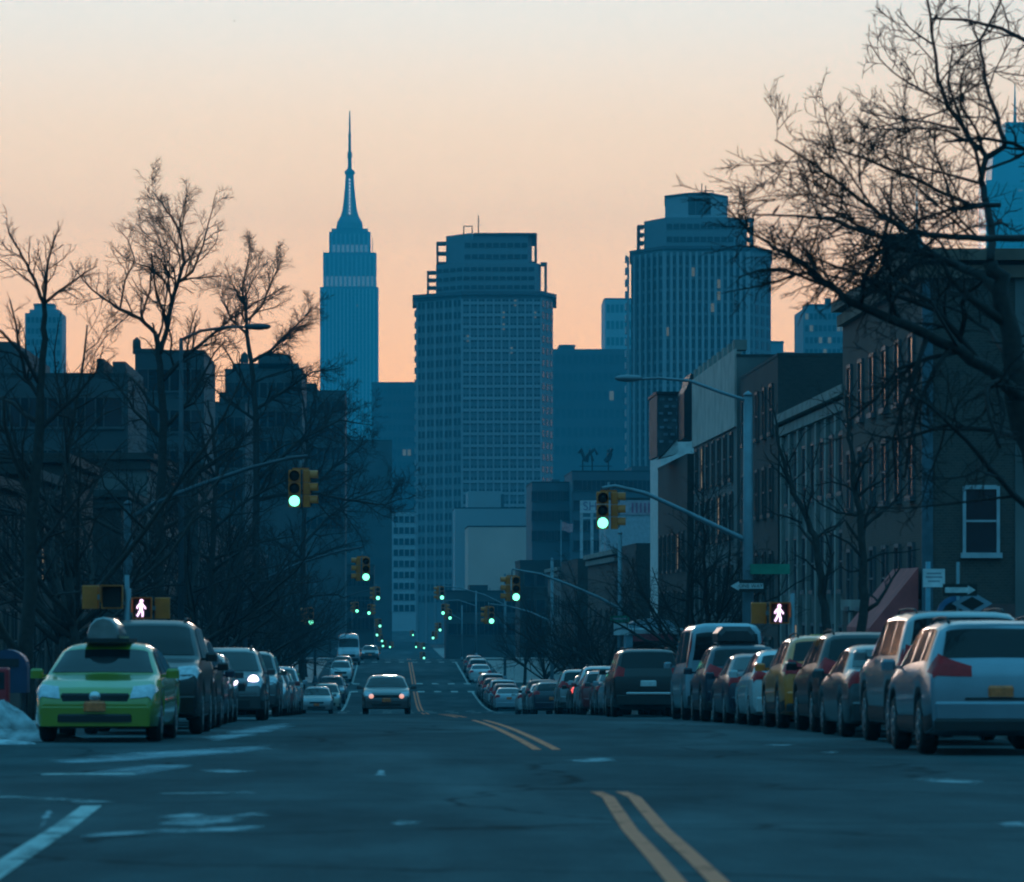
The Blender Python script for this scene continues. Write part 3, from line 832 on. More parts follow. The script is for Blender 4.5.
def head_mesh_parts(root, ang, px, py, face=None):
    """one three-lens head turned by ang about z; face 0 looks at the viewer (-y)"""
    e = MB(); M = Matrix.Translation((px, py, 0)) @ Matrix.Rotation(ang, 4, 'Z')
    def put(mb, nm, m):
        mb.v = [tuple(M @ Vector(p)) for p in mb.v]; return mb.build(nm, m, root)
    mb = MB()
    for k in range(3): mb.rbox(-.17, .17, -.1, .1, .01 + k*.35, .345 + k*.35, .03)
    put(mb, 'housing', SIG_Y)
    for k in range(3):
        z = .178 + k*.35
        put(MB().lathe([(.148, -.115), (.12, -.135), (.02, -.15)], 'y', 16, (0, 0, z)), 'lens', (face if (k == 0 and face) else LENS_OFF))
        v = MB(); arc = [pi*(-.12 + 1.24*j/10) for j in range(11)]
        v.loft([[(.158*cos(a), y, z + .158*sin(a)) for a in arc] + [(.148*cos(a), y, z + .148*sin(a)) for a in reversed(arc)] for y in (-.10, -.31)])
        put(v, 'visor', SIG_Y)
SIG = {}
def signal(px, py, d, label, side, group='traffic signals over the street'):
    """px, py: the lit green lens; side: which way the second head turns (-1 left, 1 right)"""
    key = side
    p = at(px, py, d)
    if key not in SIG:
        r = empty('traffic_signal', (0, 0, 0)); SIG[key] = r
        head_mesh_parts(r, 0, 0, 0, LENS_GREEN)
        head_mesh_parts(r, side*R(86), side*.34, .12)
        if side > 0 and False: pass
        MB().box(min(-.06, side*.4), max(.06, side*.4), .02, .12, 1.05, 1.10).build('bracket', SIG_Y, r)
        MB().tube([(side*.17, .08, 1.08), (side*.17, .08, 1.32)], .03, 8).build('hanger', STEEL, r)
    else: r = copy_tree(SIG[key])
    r.location = (p.x, p.y, p.z - .178)
    return tag(r, label, 'traffic signal', group)
STEEL_D = mat('shaded_steel', (.05, .07, .085), .6, .2, var=.3, scale=2)  # same steel, its colour darkened to imitate the shade on the left side
def mast_pole(x, d, top, arms, label, rad=.11, base=True):
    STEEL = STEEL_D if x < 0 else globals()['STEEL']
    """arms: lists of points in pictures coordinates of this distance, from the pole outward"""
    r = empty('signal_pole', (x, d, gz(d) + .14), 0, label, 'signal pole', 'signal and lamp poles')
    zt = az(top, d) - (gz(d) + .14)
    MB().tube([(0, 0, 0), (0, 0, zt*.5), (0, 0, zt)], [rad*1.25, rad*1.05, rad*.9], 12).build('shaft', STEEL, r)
    MB().lathe([(rad*2.3, 0), (rad*2.3, .08), (rad*1.7, .3), (rad*1.35, .55)], 'z', 12).build('base', STEEL, r)
    MB().lathe([(rad*1.0, zt), (rad*.9, zt+.06), (.02, zt+.14)], 'z', 10).build('cap', STEEL, r)
    for pts, r0, r1, lamp in arms:
        P = [at(px, py, d) - r.location for px, py in pts]
        P[0].x = 0
        Q = []
        for i in range(len(P)-1):
            for k in range(4): Q.append(P[i].lerp(P[i+1], k/4))
        Q.append(P[-1])
        MB().tube(Q, [r0 + (r1-r0)*i/(len(Q)-1) for i in range(len(Q))], 8).build('arm', STEEL, r)
        if lamp:
            e = Q[-1]; dx = 1 if Q[-1].x > Q[-2].x else -1
            m = MB().loft([[(e.x + dx*t, e.y + w*cos(a), e.z + .02 + hh*sin(a)) for a in [2*pi*j/10 for j in range(10)]] for t, w, hh in ((-.05,.05,.05),(.08,.12,.09),(.35,.17,.11),(.6,.13,.08),(.7,.04,.03))], True, True)
            m.build('lamp_head', STEEL, r)
    return r

mast_pole(ax(748, 117), 117, 396, [([(748,401),(720,392),(690,381),(660,378),(640,379)], .05, .035, True), ([(748,541),(720,528),(680,509),(645,493),(615,486),(602,488)], .075, .045, False)],
          'tall teal grey pole on the right whose curved arm holds the large right signal', .14)
signal(602.5, 523, 117, 'large green lit traffic signal in front of the white billboard, right of the street', 1)
mast_pole(ax(128, 117), 117, 505, [([(128,520),(155,503),(200,485),(250,468),(290,458),(308,456)], .075, .045, False)],
          'pole among the left trees whose curved arm holds the large left signal', .13)
signal(294.5, 501, 117, 'large green lit traffic signal against the dark left trees', 1)
mast_pole(ax(245, 186), 186, 585, [([(245,600),(262,580),(300,563),(340,551),(363,547)], .07, .04, False)],
          'left pole at the crest holding a signal with its arm above the street', .11)
signal(366, 577, 186, 'green lit signal left of the street above the delivery van, third largest on the left', -1)
mast_pole(ax(620, 178), 178, 534, [([(620,609),(600,598),(570,585),(540,574),(512,569)], .07, .04, False)],
          'slim teal pole with pale signs, its long arm holding a signal', .10)
signal(516, 597, 178, 'green lit signal over the right lane below the long slanting arm', -1)
mast_pole(ax(286, 258), 258, 560, [([(286,640),(298,612),(308,606),(314,605)], .05, .04, False)], 'short left pole past the crest holding a low signal among dark trees', .1)
signal(311, 622, 258, 'green lit signal hung low among the dark left trees', -1)
mast_pole(ax(552, 258), 258, 560, [([(552,622),(530,612),(508,606),(490,604)], .06, .04, False)], 'pole behind the right trees whose arm holds a signal beside the bare tree', .1)
signal(491.5, 621, 258, 'green lit signal just left of the bare trees on the right, below the larger one', -1)
mast_pole(ax(315, 338), 338, 580, [([(315,615),(335,600),(360,592),(379,589)], .06, .04, False)], 'thin far left pole with an arm reaching to the middle of the street', .1)
signal(378, 598, 338, 'small green signal topmost of the far left string of lights', -1)
mast_pole(ax(505, 338), 338, 575, [([(505,605),(485,595),(460,588),(442,586)], .06, .04, False)], 'thin far right pole whose arm ends at the topmost signal of the right string', .1)
signal(442, 597.5, 338, 'small green signal topmost of the far right string of lights', -1)
FAR = [(357,611,418,-1,'green signal left of the far string, above the white roofed crossover'),(369,613,430,1,'green signal right next to the one above the white roofed crossover'),
       (443,613,418,1,'brightest green signal in the far right string, with a brown housing'),(450,618,440,-1,'green signal low beside the brightest one of the far right string'),
       (440,630,520,-1,'green signal midway down the far right string'),(433,638,560,1,'green signal left of midway in the far right string'),
       (380,626,520,-1,'green signal above the delivery van roof at its right'),(377,635,560,1,'green signal beside the roof of the delivery van'),
       (382,641,640,-1,'green signal just right of the delivery van windscreen'),(383,646,660,1,'green signal lower right of the delivery van windscreen'),
       (390,647,720,1,'single green signal standing in the middle of the far road'),(424,648,700,-1,'green signal low in the right string, nearer the road'),
       (416,647,760,1,'green signal lowest but one at the right edge of the far road'),(413,635,820,-1,'tiny green signal high at the right edge of the far road'),
       (376,653,600,1,'green signal in front of the dark sedan at the far crest'),(424,658,620,-1,'lowest green signal of the right string, at the crest line')]
for px, py, d, sd, lab in FAR:
    signal(px, py, d, lab, sd, 'far string of green traffic signals')
# each far pair hangs from its own arm pole
for px, top, d, sd, lab in [(330,592,430,-1,'far left pole carrying the pair of small signals above the white roofed crossover'),(476,592,418,1,'far right pole carrying the brightest signal of the far string'),
                            (462,606,540,1,'farther right pole behind the far right string'),(352,606,540,-1,'farther left pole above the delivery van')]:
    mast_pole(ax(px, d), d, top, [([(px, top+14), ((px*.5+ (440 if sd > 0 else 372)*.5), top+8), ((440 if sd > 0 else 372), top+9)], .06, .04, False)], lab, .09)

def ped_signal(px, py, d, label, turn=-1, lit=True):
    p = at(px, py, d)
    r = empty('walk_signal', (p.x, p.y, p.z), 0, label, 'walk signal', 'pedestrian signals at the junctions')
    r.scale = (.84, .84, .84)
    # one box faces us and shows the white man, the other is turned to the side street
    MB().rbox(-.22, .22, -.02, .2, -.24, .24, .02).build('housing', SIG_Y, r)
    MB().box(-.19, .19, -.035, -.022, -.21, .21).build('face', SIG_BLK, r)
    if lit:
        m = MB(); man_shape(m, -.02, -.05, 0, .40); m.build('walking_man', WALK_LIT, r)
    v = MB()
    for q in ((-.22,.22,-.26,-.02,.225,.245),(-.235,-.22,-.26,-.02,-.1,.24),(.22,.235,-.26,-.02,-.1,.24)): v.box(*q)
    v.build('visor', SIG_Y, r)
    s = turn
    MB().rbox(*sorted((s*.28, s*.62)), .12, .34, -.24, .24, .02).build('side_housing', SIG_Y, r)
    MB().box(*sorted((s*.2, s*.3)), .05, .13, -.05, .05).build('bracket', STEEL, r)
    MB().tube([(-s*.30, .1, (-p.z + gz(d) + .14)/.84), (-s*.30, .1, .45)], .05, 10).build('post', STEEL, r)
    MB().box(*sorted((-s*.3, -s*.2)), .07, .13, -.16, -.1).build('bracket', STEEL, r)
    return r
ped_signal(142, 608, 80, 'lit white walking man signal above the tall black SUV on the left', 1)
ped_signal(779.5, 613, 80, 'lit white walking man signal above the dark crossovers on the right', -1)
ped_signal(112, 597, 72, 'unlit pedestrian signal above the green taxi, left of the lit walking man', -1, False)

def arrow_sign(px, py, d, w, h, label, txt=True, post=True, direction=-1, x_post=None, name='one_way_sign'):
    p = at(px, py, d)
    r = empty(name, (p.x, p.y, p.z), 0, label, 'sign')
    MB().box(-w/2, w/2, -.012, .012, -h/2, h/2).build('plate', SIG_BLK, r)
    m = MB(); a = direction; y0, y1 = -.018, -.0125
    q = [(-a*w*.44, -h*.22), (-a*w*.44, h*.22), (a*w*.22, h*.22), (a*w*.22, h*.38), (a*w*.45, 0), (a*w*.22, -h*.38), (a*w*.22, -h*.22)]
    m.loft([[(x, y0, z) for x, z in q], [(x, y1, z) for x, z in q]]).build('arrow', PLATE_W, r)
    if txt: text_mesh('lettering', 'ONE WAY', h*.42, SIG_BLK, r, (-a*w*.1, -.022, 0), (R(90), 0, 0))
    return r
arrow_sign(747, 586, 116.6, 1.02, .34, 'black one way sign with a white arrow pointing left on the tall right pole')
arrow_sign(960, 590, 76, .62, .22, 'small black one way sign above the diamond sign at the right edge', direction=1, txt=False)

# sign post at the right edge with a white notice and the diamond shaped plate
d = 76.5
sp = empty('sign_post', (ax(958, d), d, gz(d) + .14), 0, 'thin post at the right edge carrying the diamond sign', 'sign post')
MB().tube([(0, 0, 0), (0, 0, 2.9)], .03, 8).build('post', STEEL, sp)
MB().lathe([(.09, 0), (.07, .05), (.035, .12)], 'z', 10).build('foot', STEEL, sp)
p = at(972, 603.5, d - .08)
ds = empty('diamond_sign', p, 0, 'blue grey diamond shaped sign with a dark diamond in its middle', 'sign')
MB().loft([[(x*.37, y, z*.22) for x, z in ((-1,0),(0,1),(1,0),(0,-1))] for y in (-.01, .01)]).build('plate', mat('blue_grey_sign', (.22,.30,.36), .5, var=.15), ds)
MB().loft([[(x*.22, y, z*.125) for x, z in ((-1,0),(0,1),(1,0),(0,-1))] for y in (-.016, -.011)]).build('symbol', SIG_BLK, ds)
p = at(956, 610, d + .1)
rs = empty('round_sign', p, 0, 'round topped blue sign half hidden behind the roof of the nearest crossover', 'sign')
MB().loft([[(.36*cos(a)*s_, y, .36*sin(a)*s_ - .1) for a in [2*pi*k/20 for k in range(20)]] for y, s_ in ((-.01, 1), (.01, 1))]).build('plate', mat('blue_sign', (.05,.16,.30), .5), rs)
MB().loft([[(.26*cos(a), y, .26*sin(a) - .1) for a in [2*pi*k/20 for k in range(20)]] for y in (-.016, -.011)]).build('symbol', SIG_BLK, rs)
d = 92
np_ = empty('notice_sign', (ax(928, d), d, gz(d) + .14), 0, 'square white notice board on a blue post at the brick corner', 'sign')
MB().tube([(0, 0, 0), (0, 0, az(568, d) - gz(d))], .055, 10).build('post', mat('blue_post', (.10,.25,.32), .5), np_)
q = at(933.5, 578, d) - np_.location
MB().box(q.x-.24, q.x+.24, -.075, -.058, q.z-.2, q.z+.2).build('board', mat('white_board', (.6,.6,.62), .5), np_)
for k, (w, z) in enumerate(((.16,.1),(.18,.02),(.13,-.07))):
    MB().box(q.x-w, q.x+w, -.079, -.0755, q.z+z-.018, q.z+z+.018).build('text_line', mat('notice_ink', (.25,.26,.3), .6), np_)
# signs on the slim teal pole in the middle
d = 177.7
for nm, lab, px, py, w, h, m in (('parking_sign','pale rectangular sign on the slim teal pole beside the white roofed kiosk',621,629,.62,.52,mat('white_board', (.6,.6,.62), .5)),
                             ('street_name_sign','green street name plate above the pale sign on the slim teal pole',620,619,.8,.28,mat('sign_green', (.02,.22,.14), .5))):
    p = at(px, py, d - .1); r = empty(nm, p, 0, lab, 'sign')
    MB().box(-w/2, w/2, -.01, .01, -h/2, h/2).build('plate', m, r)
    MB().box(-w/2*.8, w/2*.8, -.015, -.011, -.03, .05).build('text_line', mat('notice_ink', (.25,.26,.3), .6), r)
p = at(770, 569, 116.8); r = empty('street_name_sign', p, 0, 'dim green street name plate on the tall right pole above the black arrow sign', 'sign')
MB().box(-.55, .55, -.01, .01, -.14, .14).build('plate', mat('sign_green', (.02,.22,.14), .5), r); MB().box(-.7, -.55, -.012, .012, -.03, .03).build('bracket', STEEL, r)
p = at(823, 633, 90); r = empty('newspaper_box', (p.x, p.y, gz(90)+.14), 0, 'mustard yellow box on the pavement behind the right row', 'newspaper box')
MB().rbox(-.28, .28, -.22, .22, .25, 1.75, .04).build('cabinet', mat('mustard', (.5,.36,.04), .5), r); MB().box(-.2, .2, -.235, -.222, 1.2, 1.62).build('window', WIN_GLASS, r)
for sx in (-.22, .22): MB().box(sx-.03, sx+.03, -.03, .03, 0, .25).build('leg', TRIM, r)

# kiosk / shelter on the far right corner
d = 186
k0 = empty('kiosk', (ax(652, d), d, gz(d) + .14), 0, 'white roofed kiosk with a red fascia behind the black SUV', 'kiosk')
zt = az(634, d) - k0.location.z
MB().rbox(-1.35, 1.35, -.9, 1.2, zt, zt + .26, .06).build('roof', mat('kiosk_white', (.5,.5,.52), .5), k0)
MB().loft([[(1.2*cos(a)*c, y, zt + .26 + .42*sin(a)) for a in [pi*k/10 for k in range(11)]] for y, c in ((-.6, 1), (.9, 1))]).build('dome', mat('kiosk_dome', (.28,.38,.44), .4), k0)
MB().box(-.9, .9, -.94, -.905, zt - .32, zt + .02).build('fascia', mat('kiosk_red', (.35,.04,.05), .5), k0)
for sx in (-1.2, 1.05): MB().box(sx, sx+.3, -.8, 1.0, 0, zt).build('wall', mat('kiosk_blue', (.2,.32,.38), .5), k0)
MB().box(-.9, 1.05, .9, 1.0, 0, zt).build('back_panel', mat('kiosk_brown', (.2,.12,.09), .6), k0)

# left pavement: blue box, red box, snow
d = 74
mbx = empty('mailbox', (ax(8, d), d, gz(d) + .15), 0, 'dark blue mailbox on thin legs beside the dark trunk at the left edge', 'mailbox')
m = MB().loft([[(.36*cos(a) if 0 < a < pi else .36*(1 if a == 0 else -1), y, .98 + .3*sin(a)) for a in [pi*k/10 for k in range(11)]] + [(-.36, y, .52), (.36, y, .52)] for y in (-.3, .3)])
m.build('body', mat('mail_blue', (.02,.045,.10), .45), mbx)
MB().box(-.22, .22, -.325, -.302, .98, 1.12).build('slot', DARKMETAL, mbx)
for sx in (-.3, .3):
    for sy in (-.24, .24): MB().box(sx-.03, sx+.03, sy-.03, sy+.03, 0, .53).build('leg', DARKMETAL, mbx)
rb = empty('newspaper_box', (ax(-3, 69), 69, gz(69) + .15), 0, 'red box cut by the left edge above the snow heap', 'newspaper box')
MB().rbox(-.2, .2, -.2, .2, .2, .95, .03).build('cabinet', mat('box_red', (.45,.02,.03), .5), rb)
MB().box(-.14, .14, -.215, -.202, .6, .88).build('window', WIN_GLASS, rb)
for sx in (-.16, .16): MB().box(sx-.03, sx+.03, -.1, .1, 0, .2).build('leg', TRIM, rb)
def snow(name, x, y, rx, ry, h, seed, label):
    rnd = random.Random(seed); vs = []; n, m = 26, 12
    ph = [rnd.uniform(0, 6.28) for _ in range(6)]
    for i in range(m+1):
        t = i / m
        for j in range(n):
            a = 2*pi*j/n
            k = 1 + .16*sin(3*a+ph[0]) + .1*sin(5*a+ph[1]) + .06*sin(9*a + ph[2] + 4*t)
            zz = h*(1-t*t)**.9*(1 + .16*sin(2*a + ph[3] + 3*t) + .10*sin(5*a*t + ph[4] + 7*t) + rnd.uniform(-.03, .03)) if t < 1 else -.04
            px, py = rx*t*k*cos(a), ry*t*k*sin(a)
            vs.append((px, py, zz + (gz(y+py) - gz(y))))
    fs = [(i*n+j, i*n+(j+1) % n, (i+1)*n+(j+1) % n, (i+1)*n+j) for i in range(m) for j in range(n)]
    o = MB().add(vs, fs, True).build(name, SNOW); o.location = (x, y, gz(y) + (.14 if x < CL else 0))
    return tag(o, label, 'snow heap')
snow('snow_heap', ax(3, 66), 66, .5, .55, .38, 3, 'knee high heap of grey snow on the pavement left of the green taxi')
snow('snow_bank', ax(14, 62.5), 62.5, 1.2, .5, .15, 5, 'low bank of dirty snow along the gutter in front of the snow heap')
snow('snow_bank', ax(-20, 60.0), 60.0, .7, .3, .08, 8, 'thin crust of old snow on the road at the left edge')

# ------------------------------------------------------------------ bare trees
class Tree:
    def __init__(s, seed): s.rnd = random.Random(seed); s.T = MB(); s.K = MB()
    def tube(s, pts, r0, r1, thick=.06):
        n = 7 if r0 > .08 else (5 if r0 > .03 else 3)
        m = len(pts) - 1
        rad = [r0 + (r1-r0)*i/m for i in range(m+1)]
        (s.T if r0 > thick else s.K).tube(pts, rad, n, caps=r0 > .03, smooth=True)
    def wander(s, p, d, L, seg, bend, up):
        pts = [Vector(p)]; d = Vector(d).normalized()
        for i in range(seg):
            d = (d + Vector((s.rnd.gauss(0, bend), s.rnd.gauss(0, bend), s.rnd.gauss(0, bend) + up))).normalized()
            pts.append(pts[-1] + d * (L/seg))
        return pts
    def spawn(s, pts, r0, r1, lev, kids, lenf, t0=.2, rmin=.007, up=.05, droop=0.0, Lmax=99):
        """side branches along a limb, then their own side branches down to the twigs"""
        L = sum((pts[i+1]-pts[i]).length for i in range(len(pts)-1))
        m = len(pts) - 1
        for k in range(kids):
            t = t0 + (1-t0) * (k + s.rnd.random()) / kids
            f = t * m; i = min(int(f), m-1); q = f - i
            p = pts[i].lerp(pts[i+1], q); tan = (pts[i+1]-pts[i]).normalized()
            ang = s.rnd.uniform(.5, 1.05); azm = s.rnd.uniform(0, 2*pi)
            o = tan.orthogonal().normalized(); o = Matrix.Rotation(azm, 3, tan) @ o
            d = tan*cos(ang) + o*sin(ang) + Vector((0, 0, up*2 - droop))
            ll = min(Lmax, L * lenf * s.rnd.uniform(.55, 1.15) * (1.25 - .85*t))
            r = max(rmin, (r0 + (r1-r0)*t) * s.rnd.uniform(.45, .68)); re = max(rmin*.6, r*.35)
            if ll < .12: continue
            bp = s.wander(p, d, ll, 4 if lev > 1 else 3, .23, up*.6 - droop*.5)
            s.tube(bp, r, re)
            if lev > 1: s.spawn(bp, r, re, lev-1, max(2, int(kids*.72)), lenf*1.02, .15, rmin, up, droop)
    def build(s, name, loc, label, group, cat='tree', rz=0):
        r = empty(name, loc, rz, label, cat, group)
        if s.T.v: s.T.build('trunk', BARK, r)
        s.K.build('crown', TWIG, r)
        return r
    def generic(s, h, spread, rb, levels=3, kids=6, fork=.3, limbs=5, up=.07):
        tr = s.wander((0, 0, -.1), (s.rnd.gauss(0, .04), s.rnd.gauss(0, .04), 1), h*fork, 5, .03, .05)
        s.tube(tr, rb, rb*.78)
        s.tube([tr[0], tr[0] + Vector((0, 0, .35))], rb*1.5, rb)
        top = tr[-1]; d0 = (tr[-1]-tr[-2]).normalized()
        lead = s.wander(top, d0, h*(1-fork)*.95, 9, .12, .06); s.tube(lead, rb*.7, .02)
        s.spawn(lead, rb*.7, .02, levels, kids+3, .5, .12, up=up)
        for k in range(limbs):
            a = 2*pi*(k + s.rnd.random()*.6)/limbs; el = s.rnd.uniform(.45, 1.0)
            p = tr[-2].lerp(tr[-1], s.rnd.random())
            lb = s.wander(p, (cos(a)*spread, sin(a)*spread, el), h*(1-fork)*s.rnd.uniform(.6, .95), 8, .13, .06)
            r = rb*s.rnd.uniform(.4, .58); s.tube(lb, r, .018)
            s.spawn(lb, r, .018, levels, kids, .48, .15, up=up)

TG = 'bare street trees along both kerbs'
def limbs_tree(name, seed, base, d, limbs, label, kids=7, levels=3, lenf=.34, up=.03, droop=0, kf=1.25, lm=3.2):
    """a tree whose main limbs follow given lines: (list of (px, py, depth offset), start radius, end radius)"""
    t = Tree(seed); b = Vector((ax(base, d), d, gz(d) + .12))
    for pts, r0, r1, kd in limbs:
        P = []
        for q in pts:
            dd = d + (q[2] if len(q) > 2 else 0)
            P.append(at(q[0], q[1], dd) - b)
        Q = []
        for i in range(len(P)-1):
            for k in range(3):
                j = t.rnd.gauss(0, .02) * (1 if (i or k) else 0) * (r0*8)
                Q.append(P[i].lerp(P[i+1], k/3) + Vector((j, 0, j*.6)))
        Q.append(P[-1])
        t.tube(Q, r0, r1)
        if kd: t.spawn(Q, r0, r1, levels, int(kd*kf), lenf, .10, .0065, up, droop, Lmax=lm)
    return t.build(name, b, label, TG)

# the big one at the right edge reaches over the pavement and the cars
d = 55
limbs_tree('bare_tree', 11, 1050, d, [
    ([(1050,755),(1046,600),(1036,480),(1018,395),(1008,340),(1000,290),(990,262)], .20, .10, 3),
    ([(1036,480,0),(1060,380,1),(1075,250,2),(1070,100,2),(1050,-20,2),(1030,-90,2)], .12, .03, 12),
    ([(1022,400,0),(1000,376,-.5),(960,350,-1),(905,325,-1.5),(855,304,-2),(838,292,-2.2),(800,262,-2.6),(775,248,-3),(748,232,-3.2)], .10, .012, 15),
    ([(1004,300,0),(985,276,.5),(955,264,1),(925,254,1.2),(905,250,1.4),(880,238,1.6),(860,230,1.8),(835,221,2),(800,216,2.2),(752,215,2.4)], .075, .012, 14),
    ([(1024,238,0),(985,238,-.5),(940,236,-1),(905,230,-1.3),(880,214,-1.6),(858,198,-2),(835,180,-2.2),(805,158,-2.5),(775,140,-3)], .05, .009, 15),
    ([(990,262,0),(992,235,.6),(987,205,1),(981,180,1.3),(987,157,1.5),(968,135,1.8),(948,106,2),(938,80,2.2),(934,45,2.3),(928,2,2.4),(915,-45,2.5)], .06, .012, 14),
    ([(1000,205,.5),(972,205,.3),(938,190,0),(900,172,-.3),(868,160,-.8),(840,150,-1.2),(812,142,-1.5)], .035, .008, 14),
    ([(987,157,1.5),(1005,146,1.7),(1000,128,1.8),(992,100,2),(985,78,2.2),(980,40,2.4),(1000,5,2.5),(1010,-40,2.5)], .045, .01, 11),
    ([(948,106,2),(925,92,1.6),(900,78,1.2),(880,60,.9),(868,38,.6)], .022, .007, 9),
    ([(960,130,1.8),(930,122,2.5),(890,118,3),(860,110,3.4)], .022, .007, 9),
    ([(934,45,2.3),(912,30,2.8),(895,12,3)], .02, .007, 6),
    ([(960,350,-1),(930,300,-2),(900,285,-2.6),(870,262,-3),(848,268,-3.4)], .03, .008, 10),
    ([(1030,440,0),(990,430,1.5),(945,425,2),(900,440,2.5),(860,432,3)], .05, .01, 9),
    ([(1040,520,0),(1000,480,-1.5),(965,440,-2),(930,405,-2.4),(900,390,-2.8)], .05, .01, 9),
    ([(1010,360,0),(990,330,2),(960,312,2.6),(925,300,3),(895,305,3.4)], .04, .01, 9),
], 'large bare tree at the right edge whose limbs reach over half the right sky', lenf=.46, kf=1.2, lm=2.0)

# left side: the three trees that stand out against the sky
limbs_tree('bare_tree', 21, 27, 78, [
    ([(27,733),(27,640),(30,560),(36,470),(40,430),(41,390),(43,340),(44,304)], .155, .045, 4),
    ([(41,400),(25,375),(18,340),(10,300)], .05, .015, 9),
    ([(44,304),(35,281),(27,265),(19,250),(10,236),(6,222)], .04, .008, 10),
    ([(44,304),(46,282),(48,260),(53,244),(59,226)], .04, .008, 10),
    ([(44,304),(58,292),(74,281),(86,272),(97,266)], .035, .008, 10),
    ([(40,430),(58,412),(76,396),(96,372),(104,345)], .05, .01, 9),
    ([(36,480),(10,440),(-14,400)], .05, .01, 8),
    ([(30,560),(60,520),(84,490),(110,470)], .05, .01, 8),
], 'bare tree with the thick dark trunk just left of the green taxi', lenf=.48, up=.05)
limbs_tree('bare_tree', 22, 158, 130, [
    ([(158,690),(158,600),(160,520),(163,440),(163,390),(160,352),(156,334)], .19, .08, 4),
    ([(156,334),(141,319),(120,309),(104,299),(88,286),(76,270)], .07, .012, 12),
    ([(160,354),(166,330),(172,302),(178,283),(184,262),(181,240),(172,216),(161,202),(151,190)], .085, .012, 16),
    ([(178,283),(192,272),(203,246),(209,222),(217,190)], .05, .01, 11),
    ([(163,380),(184,357),(206,340),(232,318),(256,304)], .08, .012, 13),
    ([(120,309),(125,280),(135,260),(128,240),(118,228)], .035, .01, 9),
    ([(141,319),(150,290),(152,262),(142,245)], .04, .01, 9),
    ([(163,430),(190,400),(205,372),(215,352),(226,340)], .07, .012, 10),
    ([(163,440),(135,410),(118,385),(95,365)], .07, .012, 10),
    ([(160,520),(200,470),(230,450),(262,440)], .07, .012, 9),
    ([(160,520),(120,480),(95,455)], .07, .012, 8),
], 'tallest bare tree on the left, its wide fan of limbs dark against the orange sky', lenf=.48, up=.05)
limbs_tree('bare_tree', 23, 256, 215, [
    ([(256,690),(256,560),(257,480),(255,410),(251,362),(247,334)], .22, .10, 4),
    ([(247,334),(246,310),(242,290),(248,262),(252,240)], .10, .014, 13),
    ([(251,362),(270,351),(290,331),(304,318),(314,304)], .10, .014, 13),
    ([(247,334),(232,320),(222,300),(224,280)], .08, .014, 11),
    ([(248,320),(262,306),(270,285),(278,268),(276,250)], .07, .014, 11),
    ([(255,410),(285,390),(312,372),(340,368)], .10, .014, 12),
    ([(257,480),(300,440),(340,420),(372,425)], .12, .015, 13),
    ([(257,500),(300,490),(345,500),(385,505),(402,498)], .11, .015, 13),
    ([(255,420),(225,400),(205,380)], .09, .014, 9),
], 'bare tree right of the tallest left one, its lower limbs reaching toward the tall spire', lenf=.52, up=.04, kf=1.5)
limbs_tree('bare_tree', 24, 861, 94, [
    ([(861,655),(862,600),(862,559),(859,512),(854,475),(851,445),(848,420),(846,390)], .12, .02, 9),
    ([(863,528),(876,516),(890,506),(907,484),(923,470)], .045, .01, 8), ([(859,515),(848,514),(837,512),(818,503),(806,490)], .04, .01, 8),
    ([(857,494),(845,485),(832,482),(815,485)], .035, .01, 7), ([(862,545),(852,530),(845,520),(832,530),(820,534)], .035, .01, 6),
    ([(865,562),(875,556),(884,553),(905,552),(920,549)], .035, .01, 7), ([(853,470),(866,450),(876,428)], .035, .01, 8), ([(862,570),(850,572),(838,566)], .03, .01, 5)],
    'small bare street tree with a straight trunk before the red awning on the right', lenf=.42, kf=1, lm=1.4)
limbs_tree('bare_tree', 25, 829, 100, [
    ([(829,655),(826,620),(820,581),(815,537),(804,514),(793,492),(784,462),(776,434),(772,405)], .12, .02, 9),
    ([(802,523),(790,518),(776,514),(764,506)], .035, .01, 7), ([(815,540),(826,530),(837,525),(850,510)], .035, .01, 6),
    ([(793,492),(785,478),(773,467),(764,452)], .03, .01, 7), ([(806,516),(812,490),(813,465),(820,440)], .04, .01, 9), ([(820,575),(806,560),(794,555)], .03, .01, 6)],
    'small bare street tree with a leaning trunk, right of the walking man', lenf=.42, kf=1, lm=1.4)
limbs_tree('bare_tree', 26, 302, 300, [
    ([(302,700),(302,620),(303,560),(305,500),(307,450),(305,410),(300,385)], .26, .05, 8),
    ([(303,545),(325,520),(350,500),(372,492),(392,488)], .12, .015, 12), ([(305,500),(330,470),(352,452),(375,436)], .12, .015, 12),
    ([(305,510),(280,480),(262,455),(250,430)], .12, .015, 11), ([(307,450),(325,425),(340,400),(352,385)], .10, .015, 11),
    ([(306,440),(290,415),(275,395)], .10, .015, 11), ([(303,560),(275,540),(255,520)], .11, .015, 10), ([(303,560),(335,548),(362,540)], .11, .015, 10)],
    'dense bare tree under the tall spire, behind the large left signal', lenf=.52, kf=1.3, lm=3.6)
limbs_tree('bare_tree', 27, 214, 165, [
    ([(214,695),(213,620),(212,560),(214,510),(216,470),(213,430),(208,400)], .17, .04, 8),
    ([(213,530),(240,505),(265,490),(290,478),(318,470)], .08, .012, 13), ([(214,510),(190,480),(170,460),(148,448)], .08, .012, 12),
    ([(216,470),(238,445),(255,425),(268,405)], .07, .012, 12), ([(215,465),(196,440),(182,418)], .07, .012, 11),
    ([(212,560),(240,548),(270,540),(300,536)], .08, .012, 11), ([(212,560),(180,545),(155,530)], .08, .012, 10)],
    'dense dark bare tree between the tallest left tree and the large left signal', lenf=.5, kf=1.2, lm=3.0)
